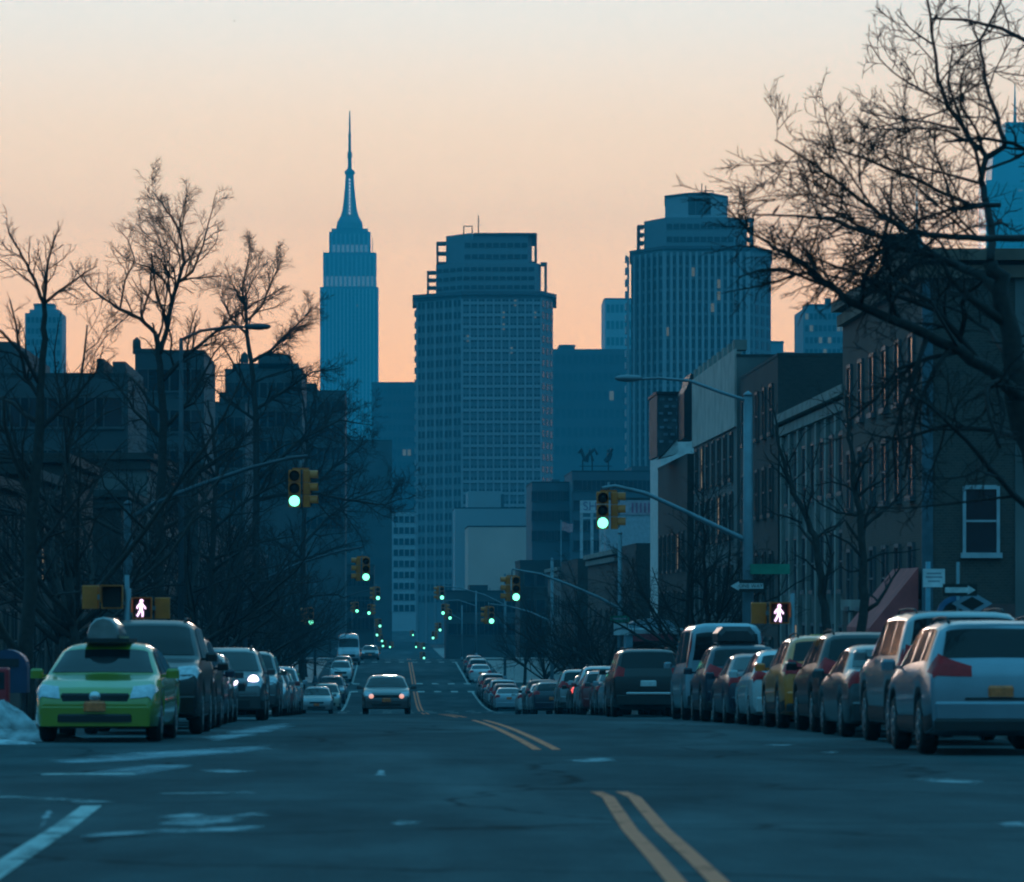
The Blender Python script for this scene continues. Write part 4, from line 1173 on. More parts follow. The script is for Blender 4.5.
# the rest of the left row stands in the dark, mixed heights
gen = []
for sd, h in ((31, 10.5), (32, 9.5), (33, 11.5)):
    t = Tree(sd); t.generic(h, 1.0, .17, levels=3, kids=9, limbs=8, fork=.24)
    gen.append((t, t.build('bare_tree', (0, 0, 0), 'x', TG)))
used = [False]*3
def place_tree(k, x, d, s, rz, label):
    r = gen[k][1] if not used[k] else copy_tree(gen[k][1]); used[k] = True
    r.location = (x, d, gz(d) + .12); r.scale = (s, s, s); r.rotation_euler = (0, 0, rz)
    return tag(r, label, 'tree', TG)
for k, x, d, s, rz, lab in [
    (0, -7.2, 96, .92, 0.3, 'dark bare tree behind the lit walking man on the left'),
    (1, -8.6, 112, .95, 2.1, 'dark bare tree just left of the left signal pole'),
    (2, -7.0, 150, .96, 4.0, 'dark bare tree under the left signal, right of the tallest left tree'),
    (0, -7.3, 168, .98, 5.2, 'dark bare tree below the long arm of the left signal'),
    (1, -6.9, 196, 1.1, 1.1, 'bare tree beside the left pole at the crest'),
    (2, -7.1, 236, .95, 3.1, 'bare tree behind the low signal in the dark left row'),
    (0, -7.0, 275, 1.0, .9, 'bare tree above the dark blue SUV in the left dip'),
    (1, -7.2, 305, 1.1, 2.7, 'bare tree above the pale sedan in the left dip'),
    (2, -7.6, 184, 1.0, 2.2, 'bare tree between the two left poles, before the crest'),
    (0, -6.9, 255, 1.05, 3.6, 'bare tree reaching over the left pavement behind the crest'),
    (2, -7.0, 352, .9, 5.0, 'slim bare tree left of the delivery van'),
    (1, 10.6, 140, .86, 3.3, 'dense dark tree behind the black SUV with the silver bumper strip'),
    (2, 10.8, 152, .78, .4, 'dark tree between the black SUV and the tall right pole'),
    (0, 10.5, 205, .80, 4.4, 'bare tree right of the second green signal on the right'),
    (1, 10.4, 222, .76, .8, 'bare tree above the crest row of cars on the right'),
    (2, 10.4, 240, .82, 2.9, 'bare tree at the left end of the right tree row, over the far cars'),
    (0, 10.6, 285, .78, 1.9, 'smaller bare tree above the far right row of cars'),
    (1, 10.6, 330, .85, 3.9, 'farthest bare tree of the right row, behind the arm of a small signal')]:
    place_tree(k, x, d, s, rz, lab)

# a street lamp over the left trees and one at the right facades
def street_lamp(x, d, top, reach, label):
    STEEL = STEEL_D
    r = empty('street_lamp', (x, d, gz(d) + .14), 0, label, 'street lamp', 'signal and lamp poles')
    zt = az(top, d) - r.location.z; sg = 1 if reach > 0 else -1
    MB().tube([(0, 0, 0), (0, 0, zt*.6), (0, 0, zt-.35)], [.11, .085, .06], 10).build('shaft', STEEL, r)
    MB().lathe([(.2, 0), (.2, .1), (.12, .5)], 'z', 12).build('base', STEEL, r)
    MB().tube([(0, 0, zt-.4), (reach*.3, 0, zt-.12), (reach*.7, 0, zt), (reach, 0, zt)], [.05, .045, .04, .035], 8).build('arm', STEEL, r)
    MB().loft([[(reach + sg*t, w*cos(a), zt + .01 + hh*sin(a)) for a in [2*pi*j/10 for j in range(10)]] for t, w, hh in ((-.05,.05,.05),(.1,.13,.09),(.4,.17,.11),(.65,.13,.08),(.75,.04,.03))], True, True).build('lamp_head', STEEL, r)
    return r
street_lamp(-6.4, 129, 327, 2.0, 'street lamp among the left trees, its head dark against the sky')
# ------------------------------------------------------------------ buildings
WIN = {}
def window(parent, x, y, z, w, h, rot, fm, gm=WIN_GLASS, sash=True, name='window'):
    """x, y, z: centre on the wall, in the parent's space; rot 0 faces the viewer, -90 the street from the right, 90 from the left"""
    key = (round(w, 2), round(h, 2), fm.name, sash)
    if key not in WIN:
        b = .09; m = MB()
        m.box(-w/2-b, -w/2, -.07, .05, -h/2-b, h/2+b); m.box(w/2, w/2+b, -.07, .05, -h/2-b, h/2+b)
        m.box(-w/2, w/2, -.07, .05, h/2, h/2+b*1.3); m.box(-w/2-.06-b, w/2+.06+b, -.14, .05, -h/2-b-.06, -h/2)
        if sash: m.box(-w/2, w/2, -.05, .02, -.03, .03)
        p = MB().box(-w/2, w/2, -.02, .03, -h/2, h/2)
        WIN[key] = (m.mesh('window', fm), p.mesh('pane', gm))
    me, pe = WIN[key]
    o = bpy.data.objects.new(name, me); C.objects.link(o); o.parent = parent; o.location = (x, y, z); o.rotation_euler = (0, 0, R(rot))
    q = bpy.data.objects.new('pane', pe); C.objects.link(q); q.parent = o
    if gm is not WIN_GLASS: q.material_slots[0].link = 'OBJECT'; q.material_slots[0].material = gm
    return o
WARM_WIN = mat('lit_window_glass', (.5, .35, .2), .4, var=.3, scale=3, emit=(1, .62, .34), estr=.22)
BRICK_R = brick_mat('red_brick', (.16, .075, .06), (.12, .06, .05), (.17, .15, .13))
BRICK_B = brick_mat('brown_brick', (.12, .085, .07), (.09, .065, .055), (.14, .13, .12))
BRICK_D = brick_mat('dark_brick', (.075, .06, .055), (.055, .045, .042), (.09, .085, .08))
STONE = mat('pale_stone', (.27, .25, .23), .85, var=.3, scale=.7, bump=.2)
STUCCO = mat('grey_stucco', (.15, .14, .135), .9, var=.3, scale=.5)
BROWNSTONE = mat('brownstone', (.20, .12, .09), .85, var=.3, scale=.9)
FRAME_W = mat('pale_window_frame', (.42, .45, .48), .5, var=.15)
FRAME_M = mat('grey_window_frame', (.10, .11, .12), .5, var=.2)
FRAME_D = mat('dark_window_frame', (.07, .07, .07), .5, var=.15)
SLATE = mat('roof_slate', (.07, .085, .095), .6, var=.5, scale=1.6)
TAR = mat('tar_roof', (.05, .05, .05), .9)

def block(name, x0, x1, y0, y1, z0, z1, wall, label, cat='building', group=None, cornice=None, roofm=TAR):
    r = empty(name, ((x0+x1)/2, (y0+y1)/2, z0), 0, label, cat, group)
    w, l, h = (x1-x0)/2, (y1-y0)/2, z1-z0
    MB().box(-w, w, -l, l, 0, h).build('wall', wall, r)
    MB().box(-w-.02, w+.02, -l-.02, l+.02, h, h+.12).build('roof', roofm, r)
    if cornice:
        m = MB(); m.box(-w-.35, w+.35, -l-.35, l+.35, h+.13, h+.45); m.box(-w-.18, w+.18, -l-.18, l+.18, h-.35, h-.003)
        m.build('cornice', cornice, r)
    r['dims'] = (w, l, h)
    return r
def rows_on(r, side, cols, zs, w, h, fm, pad=.8, lit=(), gm=WIN_GLASS):
    hw, hl, hh = r['dims']
    for j, z in enumerate(zs):
        for i in range(cols):
            t = (i + .5) / cols * 2 - 1
            g = WARM_WIN if (i, j) in lit else gm
            if side == 'front': window(r, t*(hw-pad), -hl - .02, z, w, h, 0, fm, g)
            elif side == 'left': window(r, -hw - .02, t*(hl-pad), z, w, h, -90, fm, g)
            else: window(r, hw + .02, t*(hl-pad), z, w, h, 90, fm, g)

RB = 'row buildings along the right pavement'
g0 = gz(128)
b1 = block('brick_house', 15, 33, 118, 139, g0, 11.0, BRICK_B, 'brown brick corner building with one white framed window beside the right edge', 'house', RB, BROWNSTONE)
hw, hl, hh = b1['dims']
zf = lambda py: az(py, 118) - g0
window(b1, ax(981, 118) - 24, -hl - .02, zf(521), .86, 1.78, 0, FRAME_W)
window(b1, ax(1062, 118) - 24, -hl - .02, zf(521), .86, 1.78, 0, FRAME_W)
MB().box(-hw + .5, hw - .2, -hl - .04, -hl - .003, .2, zf(604)).build('base_panel', mat('maroon_stone', (.14, .06, .055), .7, var=.25), b1)
MB().box(-hw - .05, -hw + .26, -hl - .06, -hl - .003, 0, hh - .36).build('corner_pipe', mat('blue_grey_pipe', (.07, .12, .15), .5), b1)
MB().box(ax(1015, 118) - 24, ax(1025, 118) - 24, -hl - .05, -hl - .003, 0, hh - .36).build('corner_trim', STUCCO, b1)
rows_on(b1, 'left', 6, (4.2, 7.4, 10.2), 1.0, 1.75, FRAME_M)
MB().box(-hw - .12, -hw - .003, -hl + .5, hl - .5, 3.2, 3.55).build('belt_course', STONE, b1)
m = MB()
for k in range(5): m.box(-hw - .1, -hw - .003, -hl + 1.4 + k*4.1, -hl + 2.0 + k*4.1, 0, 3.15)
m.build('pilasters', STONE, b1)
MB().box(-hw - .06, -hw - .004, -hl + 6.3, -hl + 9.2, .5, 2.9).build('shop_window', WIN_GLASS, b1)
# its awning
aw = MB().loft([[(-hw - .13, y, 4.45), (-hw - 1.5, y, 2.75), (-hw - 1.5, y, 2.3), (-hw - .13, y, 2.3)] for y in (-hl + .1, -hl + 6.0)])
aw.build('awning', mat('awning_red', (.55, .08, .075), .8, var=.2, scale=2), b1)
MB().box(-hw + .3, -hw + 1.3, 1, 2.0, hh + .1, hh + 1.9).build('chimney', BRICK_R, b1)
MB().lathe([(.55, 0), (.62, .7), (.3, 1.1), (.16, 1.2), (.14, 1.55), (.01, 1.7)], 'z', 12, (ax(919, 132) - 24, 3.5, hh + .1)).build('roof_vent', DARKMETAL, b1)

b2 = block('brick_house', 15.3, 32, 139.3, 163, gz(150), 8.3, STUCCO, 'lower grey facade with pale window surrounds behind the two small street trees', 'house', RB, STONE)
rows_on(b2, 'left', 7, (2.2, 5.4, 8.7), 1.1, 1.9, FRAME_M, lit=((5, 0),))
m = MB(); hw, hl, hh = b2['dims']
for k in range(8): m.box(-hw - .14, -hw - .003, -hl + .1 + k*3.3, -hl + .7 + k*3.3, 0, hh - .4)
m.build('pilasters', STONE, b2)
b3 = block('brick_house', 15.1, 26, 163.3, 181, gz(172), az(356, 163.3), BRICK_D, 'dark flat topped brick building whose bare side wall rises over its neighbour', 'house', RB)
rows_on(b3, 'left', 5, (2.2, 5.6, 9.0, 12.2), 1.05, 1.8, FRAME_D)
b4 = block('stone_house', 15, 27, 181.3, 207, gz(195), az(357, 181.3), STUCCO, 'building with a pale band of bare wall under a ragged roof line', 'house', RB)
hw, hl, hh = b4['dims']
MB().box(-hw - .1, -hw - .003, -hl + .1, hl - .1, hh - 3.0, hh + .35).build('frieze', mat('pinkish_stone', (.58, .42, .38), .85, var=.25, scale=.8), b4)
m = MB()
for k in range(9): m.box(-hw - .05, -hw + .5, -hl + .8 + k*2.9, -hl + 2.0 + k*2.9, hh + .36, hh + .8)
m.build('battlements', STONE, b4)
rows_on(b4, 'left', 7, (2.4, 5.8, 9.0, 11.6), 1.1, 1.9, FRAME_D, lit=((5, 3), (2, 2)))
b5 = block('mansard_house', 14.7, 26, 207.3, 230, gz(218), az(456, 207.3), BRICK_D, 'house with a tall patterned slate roof front and a dark gable past the pale band', 'house', RB)
hw, hl, hh = b5['dims']
def b5p(px, py, d): q = at(px, py, d) - b5.location; return (q.x, q.z)
def b5_prism(nm, pts, d0, d1, m, dd=0):
    A = [b5p(px, py, d0) for px, py in pts]
    MB().loft([[(x, d0 - b5.location.y, z) for x, z in A], [(x, d1 - b5.location.y, z) for x, z in A]]).build(nm, m, b5)
b5_prism('gable', [(684,438),(684,392),(688,384),(691,373),(697,376),(697,438)], 208.6, 213.5, DARKMETAL)
b5_prism('slate_roof', [(657,394),(686,394),(686,430),(661,456),(657,456)], 214.5, 221, SLATE)
b5_prism('roof_edge', [(656,394),(687,394),(687,391.5),(656,391.5)], 214.3, 221.2, DARKMETAL)
b5_prism('roof_flashing', [(661.5,457.5),(678,453),(678,438.5)], 214.6, 219, mat('white_flashing', (.75,.7,.68), .6))
rnd = random.Random(5); sp_ = mat('slate_pattern', (.16, .22, .26), .6, var=.4)
m = MB()
for j in range(7):
    for k in range(3):
        px = 660 + k*8 + (j % 2)*3.5 + rnd.uniform(-1, 1); py = 398 + j*7
        if px + 5 < 684 and py < 452 - max(0, px - 661): 
            (x0, z1), (x1, z0) = b5p(px, py, 214.4), b5p(px + 4.2, py + 2.6, 214.4)
            m.box(x0, x1, 214.42 - b5.location.y, 214.496 - b5.location.y, z0, z1)
m.build('roof_pattern', sp_, b5)
rows_on(b5, 'left', 6, (2.4, 5.4, 8.4), 1.05, 1.8, FRAME_D, lit=((1, 2),))
b6 = block('white_house', 14.9, 24, 231, 240, gz(242), az(436, 232), mat('white_render', (.8, .68, .66), .8, var=.15), 'narrow white rendered wall at the far end of the right row', 'house', RB)
rows_on(b6, 'left', 1, (2.5,), 1.0, 1.8, FRAME_D)
for k, (y0, y1, zt, mt, lab) in enumerate([(258.5, 280, 545, BRICK_D, 'low dark building behind the right tree row past the white wall'), (280.5, 322, 556, BRICK_B, 'long brown building low behind the right trees'),
                                  (339, 372, 560, BRICK_D, 'far dark building right of the small green signals'), (372.5, 403, 572, STUCCO, 'farthest grey building of the right row')]):
    b = block('row_building', 15.2, 30, y0, y1, gz((y0+y1)/2), az(zt, y0), mt, lab, 'building', RB, STONE if k % 2 else None)
    rows_on(b, 'left', 5, (2.4, 5.6), 1.1, 1.7, FRAME_D)
    rows_on(b, 'front', 4, (2.4, 5.6), 1.1, 1.7, FRAME_D, lit=((1, 1),) if k == 0 else ())

LB = 'row buildings along the left pavement'
for k, (y0, y1, px_top, mt, fm, lab, lit) in enumerate([
    (118, 134, 486, BRICK_B, FRAME_D, 'dark brick building at the left corner behind the tallest bare tree', ()),
    (134.4, 150, 478, BRICK_D, FRAME_D, 'second dark brick building of the left row', ((2, 1),)),
    (150.4, 167, 466, BRICK_R, FRAME_D, 'reddish brick building third in the left row', ()),
    (187, 204, 500, BRICK_D, FRAME_D, 'dark building past the gap of the left row', ((1, 0),)),
    (204.4, 221, 462, STUCCO, FRAME_D, 'grey building behind the left bare tree with low reaching limbs', ()),
    (221.4, 240, 468, BRICK_B, FRAME_D, 'brown brick building sixth in the left row', ((0, 1),)),
    (259, 284, 470, BRICK_D, FRAME_D, 'dark building behind the low left signal', ()),
    (284.4, 321, 525, BRICK_R, FRAME_D, 'reddish building with small lit windows above the left dip', ((3, 1), (1, 2))),
    (339, 369, 540, BRICK_D, FRAME_D, 'far dark building above the white roofed crossover', ()),
    (369.4, 402, 556, STUCCO, FRAME_D, 'farthest grey building of the left row', ((2, 0),))]):
    b = block('row_building', -27, -11.8 - .15*(k % 2), y0, y1, gz((y0+y1)/2), az(px_top, y0), mt, lab, 'building', LB, TAR if k % 2 else BRICK_D)
    n = max(4, int((y1-y0)/3.2)); hh = b['dims'][2]
    rows_on(b, 'right', n, [z for z in (2.2, 5.4, 8.6, 11.6) if z < hh - 1.2], 1.05, 1.8, fm, lit=lit)
    m = MB(); m.box(b['dims'][0] + .003, b['dims'][0] + .12, -b['dims'][1] + .2, b['dims'][1] - .2, 3.55, 3.8); m.build('belt_course', BRICK_D, b)

# mid-distance blocks that stand dark over the left trees
MID = mat('mid_block_wall', (.075, .08, .085), .9, var=.25, scale=.2)
MID2 = mat('mid_block_pale_wall', (.2, .2, .2), .9, var=.25, scale=.15)
def mid_block(name, pxa, pxb, ptop, d, dep, m, label, bits=(), cat='building', grid=None, base=None):
    r = empty(name, ((ax(pxa, d)+ax(pxb, d))/2, d + dep/2, gz(d) - .5), 0, label, cat)
    w, l, h = (ax(pxb, d)-ax(pxa, d))/2, dep/2, az(ptop, d) - gz(d) + .5
    MB().box(-w, w, -l, l, 0, h).build('wall', m, r)
    MB().box(-w-.05, w+.05, -l-.05, l+.05, h, h+.25).build('roof', TAR, r)
    for nm, a, b, t, mm in bits:
        x0, x1, z1 = ax(a, d) - r.location.x, ax(b, d) - r.location.x, az(t, d) - r.location.z
        if nm == 'water_tank':
            rr = (x1-x0)/2; xc = (x0+x1)/2
            MB().lathe([(rr*.95, z1 - rr*2.8), (rr, z1 - rr*2.7), (rr*.92, z1 - rr*.8), (0.02, z1)], 'z', 14, (xc, -l + rr + 1, 0)).build('water_tank', mm, r)
            for sx in (-.6, .6):
                for sy in (-.6, .6): MB().box(xc+sx*rr-.1, xc+sx*rr+.1, -l+rr+1+sy*rr-.1, -l+rr+1+sy*rr+.1, h, z1 - rr*2.7).build('tank_leg', DARKMETAL, r)
        else:
            MB().box(x0, x1, -l + .6, l - .6, h + .25, z1).build(nm, mm, r)
    if grid:
        cols, rws, gw, gh = grid
        pitch = 3.3
        for j in range(rws):
            for i in range(cols):
                window(r, (-1 + 2*(i+.5)/cols)*(w-.6), -l - .02, h - 2.2 - j*pitch, gw, gh, 0, FRAME_D, sash=False)
    return r
mid_block('loft_building', -60, 128, 377, 262, 20, MID, 'long flat roofed dark building behind the left trees', [('stair_head', -8, 14, 341, MID), ('bulkhead', 14, 25, 350, MID), ('chimney', 96, 103, 358, BRICK_D), ('bulkhead', 112, 125, 361, MID)], grid=(9, 3, 1.6, 1.8))
mid_block('apartment_block', 135, 204, 353, 340, 22, MID, 'dark block with a roof tank standing behind the tallest left tree', [('water_tank', 131.5, 140, 336, BRICK_D), ('penthouse', 134.5, 160, 348, MID), ('bulkhead', 172, 190, 350, MID)], grid=(5, 4, 1.6, 1.7))
mid_block('low_block', 198, 245, 404, 420, 25, MID, 'low block with a notch of orange sky above it', [('bulkhead', 219, 226, 392, MID)], grid=(4, 3, 1.6, 1.7))
mid_block('apartment_block', 225, 302, 371, 480, 26, MID, 'stepped dark block between the low block and the tall spire', [('upper_storey', 232, 298, 363, MID), ('penthouse', 258, 290, 354, MID), ('water_tank', 240, 248, 351, BRICK_D)], grid=(8, 4, 1.7, 1.7))
mid_block('apartment_block', 296, 345, 392, 600, 26, MID, 'block at the foot of the tall spire, half hidden by branches', [('penthouse', 303, 316, 383, MID)], grid=(6, 6, 1.7, 1.7))
mid_block('slab_block', 316, 392, 441, 900, 20, MID, 'plain blue slab behind the branches at the foot of the tall spire', [('bulkhead', 330, 350, 436, MID)])
mid_block('flat_block', 322, 374, 566, 640, 30, MID, 'low dark block closing the left side far down the street', (), grid=(10, 3, 1.7, 1.7))

# ------------------------------------------------------------------ far towers
TW = mat('tower_wall', (.19, .25, .28), .8, var=.12, scale=.03)
TW_P = mat('tower_pier', (.34, .38, .41), .8, var=.1, scale=.03)
TW_G = mat('tower_glass', (.06, .085, .10), .35, var=.3, scale=.05)
TW_D = mat('dark_tower_wall', (.10, .12, .14), .8, var=.15, scale=.03)
TW_L = mat('pale_tower_wall', (.42, .44, .46), .8, var=.1, scale=.03)
TW_LIT = mat('lit_tower_window', (.4, .3, .2), .5, var=0, emit=(1, .75, .45), estr=.07)
LAMP_W = mat('white_flood_lamp', (.8, .8, .8), .4, var=0, emit=(1, .92, .85), estr=3.0)
def panes(root, faces, m, depth=.12, n_lit=4, seed=1, name='window', lit=TW_LIT):
    """faces: (p0, p1, z0, z1, cols, rows, fw, fh): a grid of panes on the wall from p0 to p1 (plan points). The first hundred are parts of their own."""
    rnd = random.Random(seed); count = 0; rest = MB(); cache = {}; cells = []
    for (p0, p1, z0, z1, cols, rws, fw, fh) in faces:
        p0, p1 = Vector((*p0, 0)), Vector((*p1, 0)); dv = p1 - p0; L = dv.length; ang = atan2(dv.y, dv.x)
        w, h = L/cols*fw, (z1-z0)/rws*fh
        for j in range(rws):
            for i in range(cols):
                c = p0 + dv*((i+.5)/cols); cells.append((c.x, c.y, z1 - (j+.5)*(z1-z0)/rws, w, h, ang))
    own = list(range(min(100, len(cells)))) if len(cells) <= 100 else sorted(rnd.sample(range(len(cells)), 0)) + list(range(100))
    lits = set(rnd.sample(own, min(n_lit, len(own))))
    for k, (x, y, z, w, h, ang) in enumerate(cells):
        if k < 100:
            key = (round(w, 2), round(h, 2))
            if key not in cache: cache[key] = MB().box(-w/2, w/2, -depth, .05, -h/2, h/2).mesh(name, m)
            o = bpy.data.objects.new(name, cache[key]); C.objects.link(o); o.parent = root; o.location = (x, y, z); o.rotation_euler = (0, 0, ang)
            if k in lits: o.material_slots[0].link = 'OBJECT'; o.material_slots[0].material = lit
        else:
            b = MB().box(-w/2, w/2, -depth, .05, -h/2, h/2); M = Matrix.Translation((x, y, z)) @ Matrix.Rotation(ang, 4, 'Z')
            rest.add([M @ Vector(p) for p in b.v], b.f)
    if rest.v: tag(rest.build(name, m, root), kind='stuff')
def plan(pts, d, xc):    # picture columns and depth offsets to plan points about xc
    return [(ax(px, d + dy) - xc, dy) for px, dy in pts]
def frame_rig(root, x0, x1, y, z0, z1, m=DARKMETAL, r=.18):
    MB().tube([(x0, y, z0), (x0, y, z1), (x1, y, z1), (x1, y, z0)], r, 6).build('roof_frame', m, root)

# the broad middle tower
d = 1000; xc = ax(485, d)
t2 = empty('apartment_tower', (xc, d, gz(d) - 1), 0, 'broad stepped apartment tower in the middle with open corner bays and a roof frame', 'tower')
Z = lambda py: az(py, d) - (gz(d) - 1)
def tier(root, pts, z0, z1, m, nm): MB().prism(pts, z0, z1).build(nm, m, root)
P1 = plan([(417, 12), (462, 0), (541, 0), (553, 10), (553, 45), (417, 45)], d, xc)
tier(t2, P1, 0, Z(295), TW, 'lower_shaft')
P1c = plan([(412.5, 11.5), (461.5, -1), (542, -1), (556.5, 9.5), (556.5, 46), (412.5, 46)], d, xc)
tier(t2, P1c, Z(295) + .01, Z(291.5), TW_D, 'cornice')
P2 = plan([(436, 9), (463, 2), (535, 2), (541, 8), (541, 40), (436, 40)], d, xc)
tier(t2, P2, Z(291.4), Z(262), TW, 'middle_tier')
P3 = plan([(446, 10), (464, 4), (528, 4), (532, 9), (532, 38), (446, 38)], d, xc)
tier(t2, P3, Z(261.9), Z(232.5), TW, 'top_tier')
tier(t2, plan([(455, 9), (473, 3.6), (473, 20), (455, 20)], d, xc), Z(238), Z(231.5), TW_P, 'lift_house')
tier(t2, plan([(474, 3.4), (536.8, 3.4), (536.8, 36), (474, 36)], d, xc), Z(233.4), Z(231.6), TW_D, 'parapet')
def corner_bay(root, pa, pb, y0, y1, ztop, zbot, n, post='left'):     # slabs and thin posts with open air between
    m = MB(); xa, xb = ax(pa, d + y0) - xc, ax(pb, d + y0) - xc
    for k in range(n+1):
        z = zbot + (ztop-zbot)*k/n; m.box(xa, xb, y0, y1, z - .35, z + .35)
    q = xa if post == 'left' else xb
    for yy in (y0, y1-.5): m.box(q - (.0 if post == 'left' else .5), q + (.5 if post == 'left' else .0), yy, yy+.5, zbot, ztop)
    m.build('corner_bay', TW_D, root)
corner_bay(t2, 436.5, 446, 10, 14, Z(239.5), Z(270), 3)
corner_bay(t2, 427, 436, 10, 14, Z(269), Z(292), 3)
corner_bay(t2, 532, 537, 5, 9, Z(233), Z(261), 1, 'right')
corner_bay(t2, 541, 547, 5, 9, Z(262), Z(291), 1, 'right')
m = MB()
for k in range(26): m.box(ax(414.8, d) - xc, ax(417, d) - xc, 12, 16, Z(300 + k*11.6) - .25, Z(300 + k*11.6) + 1.1)
m.build('balcony_stack', TW_P, t2)
for k in range(11):
    x = ax(462 + k*7.9, d) - xc
    MB().box(x-.22, x+.22, -.45, -.003, 0, Z(299)).build('pier', TW_P, t2)
for k in range(6):
    x = ax(417.5 + k*8.9, d) - xc; yy = 12 - 12*k/5.05
    MB().box(x-.3, x+.3, yy - .5, yy + .2, 0, Z(299)).build('pier', TW_P, t2)
m = MB()
for k in range(26): m.box(ax(462, d) - xc + .1, ax(541, d) - xc - .1, -.3, -.004, Z(303 + k*11.9) - .35, Z(303 + k*11.9) + .35)
m.build('spandrel_bands', TW_P, t2)
panes(t2, [(P1[1], P1[2], Z(605), Z(297), 20, 26, .62, .55), (P1[0], P1[1], Z(605), Z(297), 10, 26, .6, .55), (P1[2], P1[3], Z(605), Z(297), 3, 26, .5, .55),
           (P2[1], P2[2], Z(291), Z(264), 10, 3, .8, .42), (P2[0], P2[1], Z(291), Z(264), 4, 3, .7, .42), (P3[1], P3[2], Z(261), Z(238), 9, 2, .8, .4)], TW_G, n_lit=6, seed=4)
frame_rig(t2, ax(464.5, d) - xc, ax(473, d) - xc, 10, Z(232), Z(222.5))
MB().tube([(ax(479.5, d) - xc, 12, Z(233)), (ax(479.5, d) - xc, 12, Z(211))], .16, 6).build('antenna', DARKMETAL, t2)

# the right tower
d = 900; xc = ax(700, d)
t3 = empty('apartment_tower', (xc, d, gz(d) - 1), 0, 'three stepped apartment tower on the right with a pale angled crown behind bare branches', 'tower')
Z = lambda py: az(py, d) - (gz(d) - 1)
P1 = plan([(631, 13), (664, 0), (748, 0), (771, 11), (771, 40), (631, 40)], d, xc)
tier(t3, P1, 0, Z(249), TW, 'lower_shaft')
tier(t3, plan([(629.5, 12.6), (663.6, -.6), (748.4, -.6), (772.3, 10.6), (772.3, 41), (629.5, 41)], d, xc), Z(248.9), Z(246), TW_D, 'cornice')
P2 = plan([(644, 12), (666, 2), (734, 2), (747, 9), (747, 36), (644, 36)], d, xc)
tier(t3, P2, Z(245.9), Z(216.5), TW, 'middle_tier')
P3 = plan([(665, 10), (688, 3.5), (711, 3.5), (727.5, 11), (727.5, 30), (665, 30)], d, xc)
tier(t3, P3, Z(216.4), Z(193), TW_P, 'crown')
tier(t3, plan([(664.4, 9.6), (687.8, 3), (711.2, 3), (728.2, 10.6), (728.2, 30.5), (664.4, 30.5)], d, xc), Z(192.9), Z(191.3), TW_D, 'parapet')
corner_bay(t3, 637.8, 644, 12, 16, Z(221.5), Z(246), 3)
corner_bay(t3, 747, 753.5, 9, 13, Z(215.5), Z(245), 3, 'right')
m = MB()
for k in range(27): m.box(ax(629.3, d) - xc, ax(631, d) - xc, 13, 17, Z(256 + k*12) - .25, Z(256 + k*12) + 1.2)
m.build('balcony_stack', TW_P, t3)
m = MB()
for k in range(27): m.box(ax(771, d) - xc, ax(772.6, d) - xc, 11, 15, Z(256 + k*12) - .25, Z(256 + k*12) + 1.2)
m.build('balcony_stack', TW_P, t3)
for k in range(14):
    x = ax(665 + k*6.3, d) - xc; MB().box(x-.28, x+.28, -.5, -.003, 0, Z(252)).build('pier', TW_P, t3)
for k in range(7):
    q = k/6; x = ax(631.5 + 32*q, d) - xc; yy = 13*(1-q); MB().box(x-.22, x+.22, yy-.55, yy+.1, 0, Z(252)).build('pier', TW_P, t3)
for k in range(5):
    q = k/4; x = ax(749 + 21*q, d) - xc; yy = 11*q; MB().box(x-.22, x+.22, yy-.55, yy+.1, 0, Z(252)).build('pier', TW_P, t3)
panes(t3, [(P1[1], P1[2], Z(600), Z(254), 13, 29, .5, .72), (P1[0], P1[1], Z(600), Z(254), 6, 29, .5, .72), (P1[2], P1[3], Z(600), Z(254), 4, 29, .5, .72),
           (P2[1], P2[2], Z(245), Z(219), 10, 2, .8, .4), (P2[2], P2[3], Z(245), Z(219), 2, 3, .6, .5), (P3[1], P3[2], Z(214), Z(195), 3, 1, .94, .9)], TW_G, n_lit=5, seed=9)  # last face: dark panels added to imitate shading on the crown's middle facet
frame_rig(t3, ax(709, d) - xc, ax(718, d) - xc, 14, Z(192), Z(184.5))
for px, t in ((706, 178), (710, 180)): MB().tube([(ax(px, d) - xc, 12, Z(193)), (ax(px, d) - xc, 12, Z(t))], .13, 6).build('antenna', DARKMETAL, t3)
frame_rig(t3, ax(744, d) - xc, ax(748, d) - xc, 14, Z(217), Z(207.5), r=.12)

# the tall spire tower far across the river
d = 4000; xc = ax(349.5, d)
es = empty('skyscraper', (xc, d, gz(d) - 3), 0, 'tallest stepped skyscraper with a tapering lit mast and needle antenna', 'tower')
Z = lambda py: az(py, d) - (gz(d) - 3)
X = lambda px: ax(px, d) - xc
ESW = mat('limestone_tower', (.17, .19, .21), .8, var=.08, scale=.01)
ESL = mat('limestone_floodlight_glow', (.55, .55, .54), .8, var=.1, scale=.02, emit=(1, .82, .62), estr=.10)  # pale colour and weak emission stand in for floodlight on the tier walls
def slab(nm, a, b, top, bot, y0, y1, m=ESW): MB().box(X(a), X(b), y0, y1, Z(bot), Z(top)).build(nm, m, es)
slab('lower_shaft', 320, 378.5, 287, 620, 0, 45)
slab('upper_shaft', 323, 376.5, 252, 286.9, 4, 41)
slab('shoulder_tier', 329, 370.5, 231, 251.9, 8, 37)
MB().prism([(X(331.5), 10), (X(368), 10), (X(368), 35), (X(331.5), 35)], Z(230.9), Z(227.5)).build('shoulder_cap', ESW, es)
zc = (Z(227.4), Z(221), Z(215.5))
cy = 22
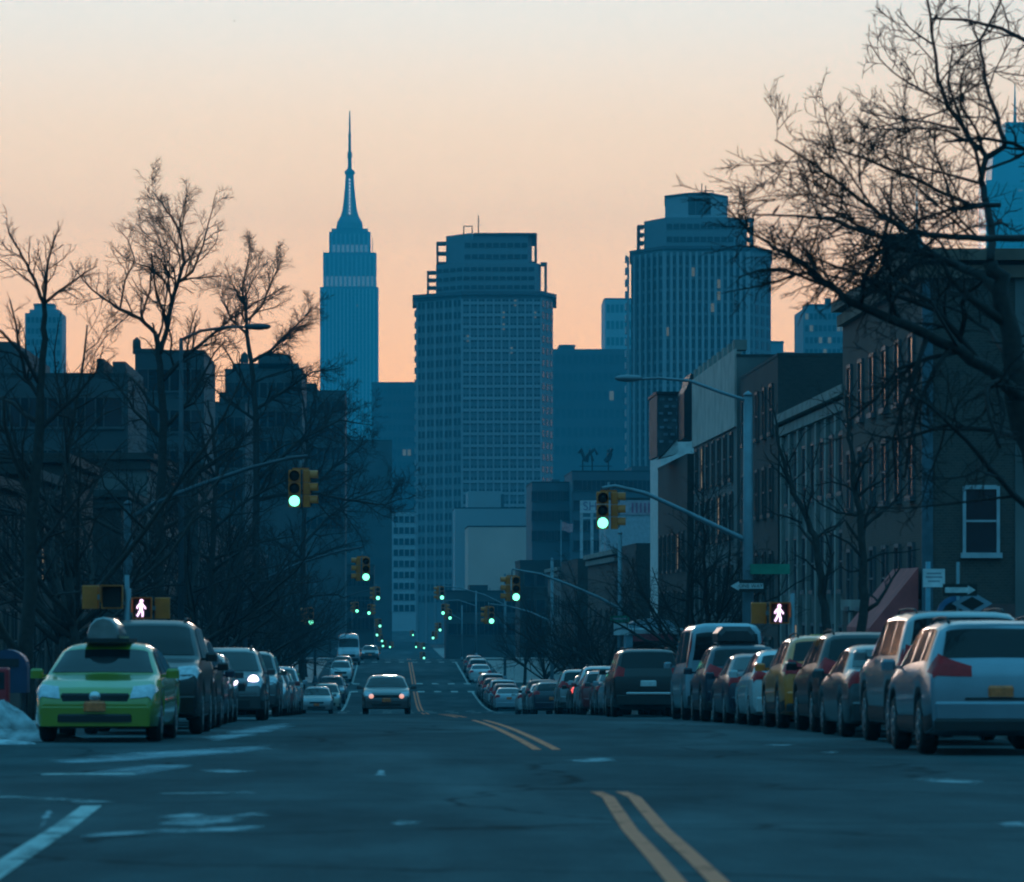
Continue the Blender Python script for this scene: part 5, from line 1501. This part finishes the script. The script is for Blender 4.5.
MB().loft([[(xx*w, cy + yy*w, z) for xx, yy in ((-1,-.8),(-.8,-1),(.8,-1),(1,-.8),(1,.8),(.8,1),(-.8,1),(-1,.8))] for w, z in ((X(363), zc[0]), (X(362), zc[1]), (X(359), zc[2]))]).build('mast_base', ESW, es)
oct_ = [(cos(pi/8 + pi*k/4), sin(pi/8 + pi*k/4)) for k in range(8)]
prof = [(10.2, 215.4), (8.0, 208), (6.6, 198), (5.3, 186), (4.6, 176), (4.3, 172)]
MB().loft([[(x*r/1.05, cy + y*r/1.05, Z(py)) for x, y in oct_] for r, py in prof]).build('mast', ESW, es)
MB().lathe([(4.9, Z(171.9)), (5.0, Z(169.5)), (3.4, Z(167.5)), (2.0, Z(166))], 'z', 12, (0, cy, 0)).build('mast_cap', TW_D, es)
MB().lathe([(1.9, Z(165.9)), (1.8, Z(156)), (2.3, Z(155.5)), (2.2, Z(150)), (1.4, Z(149)), (1.3, Z(132)), (1.0, Z(131)), (.85, Z(118)), (.5, Z(108))], 'z', 8, (0, cy, 0)).build('antenna', DARKMETAL, es)
for k in range(11):
    z = Z(212 - k*3.4); rr = 9.4 - k*.48
    MB().box(-.7, .7, cy - rr - 1.0, cy - rr*.8, z - 1.0, z + 1.0).build('mast_lamp', mat('mast_lamp_glow', (.6,.6,.6), .5, var=0, emit=(.9,.95,.95), estr=1.0), es)
for k in range(16):
    x = X(321.5 + k*3.75); MB().box(x-.75, x+.75, -1.2, -.01, 0, Z(289)).build('pier', TW_L, es)
for k in range(12):
    x = X(325 + k*4.5); MB().box(x-.9, x+.9, 2.8, 3.99, Z(286.5), Z(255)).build('pier', TW_P, es)
for k in range(9):
    x = X(331.5 + k*4.6); MB().box(x-.9, x+.9, 6.8, 7.99, Z(251.5), Z(233)).build('pier', TW_P, es)
slab('floodlight_glow_band', 323.2, 376.2, 276, 286, 3.2, 3.9, ESL); slab('floodlight_glow_band', 331, 368.5, 244, 251.5, 7.2, 7.9, ESL)
panes(es, [((X(323), 0), (X(377), 0), Z(436), Z(289), 15, 40, .45, .45)], TW_G, depth=.5, n_lit=3, seed=3)
MB().tube([(X(372.5), 12, Z(252)), (X(372.5), 12, Z(237))], .35, 6).build('antenna', DARKMETAL, es)

def far_tower(name, label, outline, d, dep, m=TW, grid=None, extra=None):
    """outline: steps (left px, right px, top py) from the widest, lowest one up"""
    xc = ax((outline[0][0]+outline[0][1])/2, d); zb = gz(d) - 3
    r = empty(name, (xc, d, zb), 0, label, 'tower'); z0 = 0
    for k, (a, b, t) in enumerate(outline):
        z1 = az(t, d) - zb; ins = min(k*2.0, dep*.3)
        MB().box(ax(a, d) - xc, ax(b, d) - xc, ins, dep - ins, z0, z1).build('lower_storeys' if k == 0 else ('upper_storeys' if k == 1 else 'top_storeys'), m, r); z0 = z1 + .01
    if grid:
        a, b, t = outline[0]; cols, rws = grid[:2]; zt = az(t, d) - zb; fl = grid[2] if len(grid) > 2 else 4.0
        panes(r, [((ax(a, d) - xc + .5, 0), (ax(b, d) - xc - .5, 0), zt - rws*fl, zt - .5, cols, rws, .7, .5)], TW_G, n_lit=grid[3] if len(grid) > 3 else 2, seed=len(name) + int(a))
    MB().box(ax(outline[-1][0], d) - xc - .2, ax(outline[-1][1], d) - xc + .2, min((len(outline)-1)*2., dep*.3) - .2, dep*.6, z0, z0 + .8).build('roof_edge', TW_D, r)
    return r
far_tower('office_tower', 'small distant tower with a stepped top among the thin left twigs', [(25, 62, 313), (29, 58, 309), (33, 53, 305)], 1500, 20, TW, (8, 16, 4))
far_tower('office_slab', 'plain dark slab between the spire and the broad middle tower', [(372, 432, 384)], 1700, 30, TW_D, (12, 10, 5))
far_tower('office_slab', 'wide plain blue slab between the two apartment towers', [(553, 640, 349), (560, 575, 346.5)], 1600, 40, TW_D, (14, 6, 7, 1))
far_tower('office_tower', 'narrow pale slab rising just left of the right apartment tower', [(605, 634, 299.5)], 2300, 40, TW_P, (6, 10, 9, 0))
far_tower('office_block', 'low far block right of the right apartment tower', [(768, 812, 352), (770, 784, 343)], 1500, 30, TW, (8, 5, 4))
gt = far_tower('glass_tower', 'glassy block with a sparkle of lit windows seen through the right branches', [(803, 847, 309), (808, 838, 306)], 1400, 30, TW, (9, 12, 4, 14))
MB().tube([(2, 10, az(306, 1400) - gz(1400) + 3), (2, 10, az(296, 1400) - gz(1400) + 3)], 1.1, 8).build('roof_mast', DARKMETAL, gt)
# the dome topped spire and the tapering glass tower, right
d = 4100; xc = ax(918.5, d); zb = gz(d) - 3
cs = empty('skyscraper', (xc, d, zb), 0, 'slim far skyscraper with a pointed crown and needle behind the right branches', 'tower')
Z = lambda py: az(py, d) - zb
MB().box(-13, 13, 0, 26, 0, Z(268)).build('shaft', TW_L, cs); MB().box(-9.5, 9.5, 3, 23, Z(268) + .01, Z(256)).build('upper_shaft', TW_L, cs)
MB().lathe([(9.5, Z(256)+.02), (8.2, Z(248)), (5.6, Z(240)), (2.6, Z(233)), (1.3, Z(226)), (.9, Z(205)), (.3, Z(183))], 'z', 8, (0, 13, 0)).build('crown', TW_L, cs)
panes(cs, [((-12, 0), (12, 0), Z(330), Z(270), 6, 16, .5, .5)], TW_G, depth=.5, n_lit=2)
d = 4050; xc = ax(1020, d); zb = gz(d) - 3
ov = empty('glass_skyscraper', (xc, d, zb), 0, 'tapering blue glass skyscraper with a needle at the upper right edge', 'tower')
Z = lambda py: az(py, d) - zb
GL = mat('blue_glass_wall', (.16, .26, .34), .25, .2, var=.2, scale=.02)
X = lambda px: ax(px, d) - xc
MB().loft([[(X(a), 0, Z(t)), (X(1078), 0, Z(t)), (X(1078), 50, Z(t)), (X(a), 50, Z(t))] for a, t in ((984.5, 620), (986, 180))]).build('lower_shaft', GL, ov)
MB().loft([[(X(a), 4, Z(t)), (X(1066), 4, Z(t)), (X(1066), 46, Z(t)), (X(a), 46, Z(t))] for a, t in ((992, 179.9), (994, 150))]).build('middle_shaft', GL, ov)
MB().loft([[(X(a), 8, Z(t)), (X(b), 8, Z(t)), (X(b), 42, Z(t)), (X(a), 42, Z(t))] for a, b, t in ((1005, 1055, 149.9), (1007, 1046, 121))]).build('upper_shaft', GL, ov)
MB().tube([(X(1018), 20, Z(121)), (X(1018), 20, Z(80))], [1.6, .4], 8).build('needle', DARKMETAL, ov)
panes(ov, [((X(987), 0), (X(1060), 0), Z(330), Z(184), 12, 34, .75, .5)], TW_G, depth=.5, n_lit=2)

# low buildings where the street ends
bb = mid_block('apartment_block', 391, 434, 512, 1250, 20, TW_L, 'pale gridded apartment block at the foot of the broad tower', (), grid=(7, 9, 1.15, 1.7))
wb = mid_block('terraced_block', 430, 470, 528, 1150, 16, TW_L, 'pale stepped block with small white lamps beside the pinkish wall', [('upper_storey', 437, 470, 519, TW_L), ('bulkhead', 440, 449, 510, TW_L), ('green_panel', 449, 455, 513, mat('sign_green', (.02,.22,.14), .5))], grid=(8, 7, 1.6, 1.9))
for px, py in ((457.5, 524), (464.5, 524), (457.5, 535), (433, 544), (433, 574)):
    p = at(px, py, 1149.3) - wb.location
    MB().lathe([(.05, -.5), (.42, -.25), (.42, .25), (.05, .5)], 'z', 10, tuple(p)).build('flood_lamp', LAMP_W, wb)
mid_block('low_hall', 455, 531, 508.5, 950, 30, TW_L, 'pale flat hall with a box on its roof, in front of the broad tower', [('roof_box', 468, 501, 491, TW_L), ('roof_box', 501.3, 504, 494, TW_D)])
pk = mid_block('warehouse', 468, 553, 527, 760, 30, mat('pinkish_render', (.75, .46, .40), .85, var=.15, scale=.1), 'blank pinkish grey wall above the bare trees, right of the street end')
m = MB()
for k in range(5): m.box(-7.5 + k*3.7, -7.35 + k*3.7, -15.06, -15.003, 2, 13)
m.build('wall_joints', STUCCO, pk)
mid_block('dark_warehouse', 532, 574, 483, 700, 30, TW_D, 'dark navy block left of the roof sign', [('bulkhead', 552, 560, 479, TW_D)], grid=(6, 3, 2.2, 1.6))
rs_ = mid_block('sign_building', 572, 662, 472, 690, 30, TW_D, 'dark building that carries the scrawled roof sign', [('bulkhead', 632, 650, 466, TW_D)], grid=(9, 4, 2.2, 1.6))
d = 689; rt = empty('roof_sign', at(595, 472, d) + Vector((0, 4, .3)), 0, 'skeleton roof sign of dark crossing strokes seen against the towers', 'sign')
ref = at(595, 472, d)
def zig(pts, nm='letter', w=.3):
    P = [at(560 + x/7.35, 440 + y/7.35, d) - ref for x, y in pts]
    MB().tube(P, w, 6, smooth=False).build(nm, DARKMETAL, rt)
zig([(145,105),(160,72),(190,150),(205,170),(228,78),(250,165)]); zig([(185,165),(215,120),(262,75),(285,115)]); zig([(395,70),(368,110),(345,172)]); zig([(362,78),(385,110),(372,150)]); zig([(335,145),(352,165),(372,150)])
for x in (175, 245, 365): zig([(x,150),(x,236)], 'sign_post', .13)
zig([(150,200),(390,200)], 'sign_post', .08)

# billboard on its white frame, flag and the pale building right of it
d = 420; zb = gz(d)
bd = empty('billboard', (ax(593, d), d, zb), 0, 'white billboard with the letters SH on a pale frame left of the large right signal', 'billboard')
Z = lambda py: az(py, d) - zb
X = lambda px: ax(px, d) - ax(593, d)
MB().box(X(580), X(606), -.15, .15, Z(513), Z(500.5)).build('board', mat('billboard_white', (.62, .56, .58), .6), bd)
text_mesh('lettering', 'SH', 1.25, mat('billboard_ink', (.20, .18, .30), .6), bd, (X(590), -.17, Z(506.5)), (R(90), 0, 0))
for px in (581.5, 592, 602):
    MB().box(X(px) - .14, X(px) + .14, -.1, .2, 0, Z(513.2)).build('leg', mat('billboard_frame', (.45, .47, .5), .6), bd)
MB().box(X(581), X(603), -.12, -.101, Z(519), Z(517)).build('rail', mat('billboard_frame', (.45, .47, .5), .6), bd)
pb = mid_block('pale_shop', 606, 662, 500, 430, 14, mat('pale_shop_wall', (.42, .42, .46), .8, var=.15), 'pale building with a band of pink strokes right of the large right signal')
w_ = (ax(662, 430) - ax(606, 430))/2
zt = az(500, 430) - gz(430) + .5
MB().box(-w_, w_, -7.12, -7.003, zt - 1.5, zt - .1).build('sign_band', mat('pink_sign_band', (.50, .36, .40), .6), pb)
for k in range(7):
    x = w_ - .5 - k*.42; MB().box(x-.1, x+.1, -7.16, -7.121, zt - 1.3, zt - .3).build('sign_stroke', mat('pink_sign_ink', (.38, .12, .20), .6), pb)
fl = empty('flag', at(561, 545, 400), 0, 'small pink flag on a thin pole left of the billboard', 'flag')
zp = gz(400) - fl.location.z
MB().tube([(0, 0, zp), (0, 0, 2.4)], .05, 6).build('pole', STEEL, fl)
fm = MB(); vs = []
for i in range(9):
    for j in (0, 1): vs.append((.08 + i*.13, .12*sin(i*.9), 2.2 - j*.8 - .03*i + .05*sin(i)))
fm.add(vs, [(2*i, 2*i+1, 2*i+3, 2*i+2) for i in range(8)], True).build('cloth', mat('flag_pink', (.62, .26, .28), .8, var=.3, scale=6), fl)

# the dark viaduct and low blocks that close the view
mid_block('viaduct', 376, 470, 603, 1380, 8, TW_D, 'dark low structure across the far end of the street', [('parapet', 376, 470, 598, TW)])
mid_block('dark_block', 446, 545, 592, 620, 20, MID, 'dark low block behind the right far signals', [('bulkhead', 470, 488, 585, MID)], grid=(10, 2, 1.8, 1.6))
mid_block('brick_block', 520, 625, 562, 520, 20, BRICK_D, 'dark block behind the right bare trees under the billboard', (), grid=(9, 4, 1.4, 1.6))

# ------------------------------------------------------------------ birds
def bird(p, span, label, perched=False):
    r = empty('bird', p, 0, label, 'bird')
    s = span
    prof = [(0, -.5), (.07, -.4), (.12, -.1), (.1, .15), (.06, .28), (.065, .36), (.03, .43), (.0, .5)]
    b = MB().lathe([(max(.004, rr*s*.8), h*s*.8) for rr, h in prof], 'x', 10)
    M = Matrix.Rotation(R(-55 if perched else 0), 4, 'Y')
    b.v = [tuple(M @ Vector(q)) for q in b.v]; b.build('body', DARKMETAL, r)
    for sd in ((1, -1) if not perched else ()):
        MB().loft([[(-.14*s*c + .1*s*k, sd*s*k*.5, s*.18*k), (0.02*s + .1*s*k, sd*s*k*.5, s*.2*k + .02*s), (.14*s*c + .06*s*k, sd*s*k*.5, s*.18*k)] for k, c in ((.08, 1), (.45, .9), (1, .15))]).build('wing', DARKMETAL, r)
    return r
bird(at(234.5, 21, 400), .34, 'tiny dark bird flying high in the upper left sky')
p = at(776, 213.5, 57.3); bird(p + Vector((0, 0, .05)), .22, 'small bird perched on the long branch right of the stepped tower', True)

# ------------------------------------------------------------------ the evening haze
hz = MB().box(-2700, 2700, -200, 5300, -13, 485)
hm = bpy.data.materials.new('haze'); hm.use_nodes = True
ht = hm.node_tree; ht.nodes.clear()
ho = ht.nodes.new('ShaderNodeOutputMaterial'); hv = ht.nodes.new('ShaderNodeVolumePrincipled')
hv.inputs['Color'].default_value = (*HAZE_COLOR, 1); hv.inputs['Density'].default_value = HAZE_DENSITY
ht.links.new(hv.outputs[0], ho.inputs['Volume'])
tag(hz.build('haze', hm), kind='stuff')
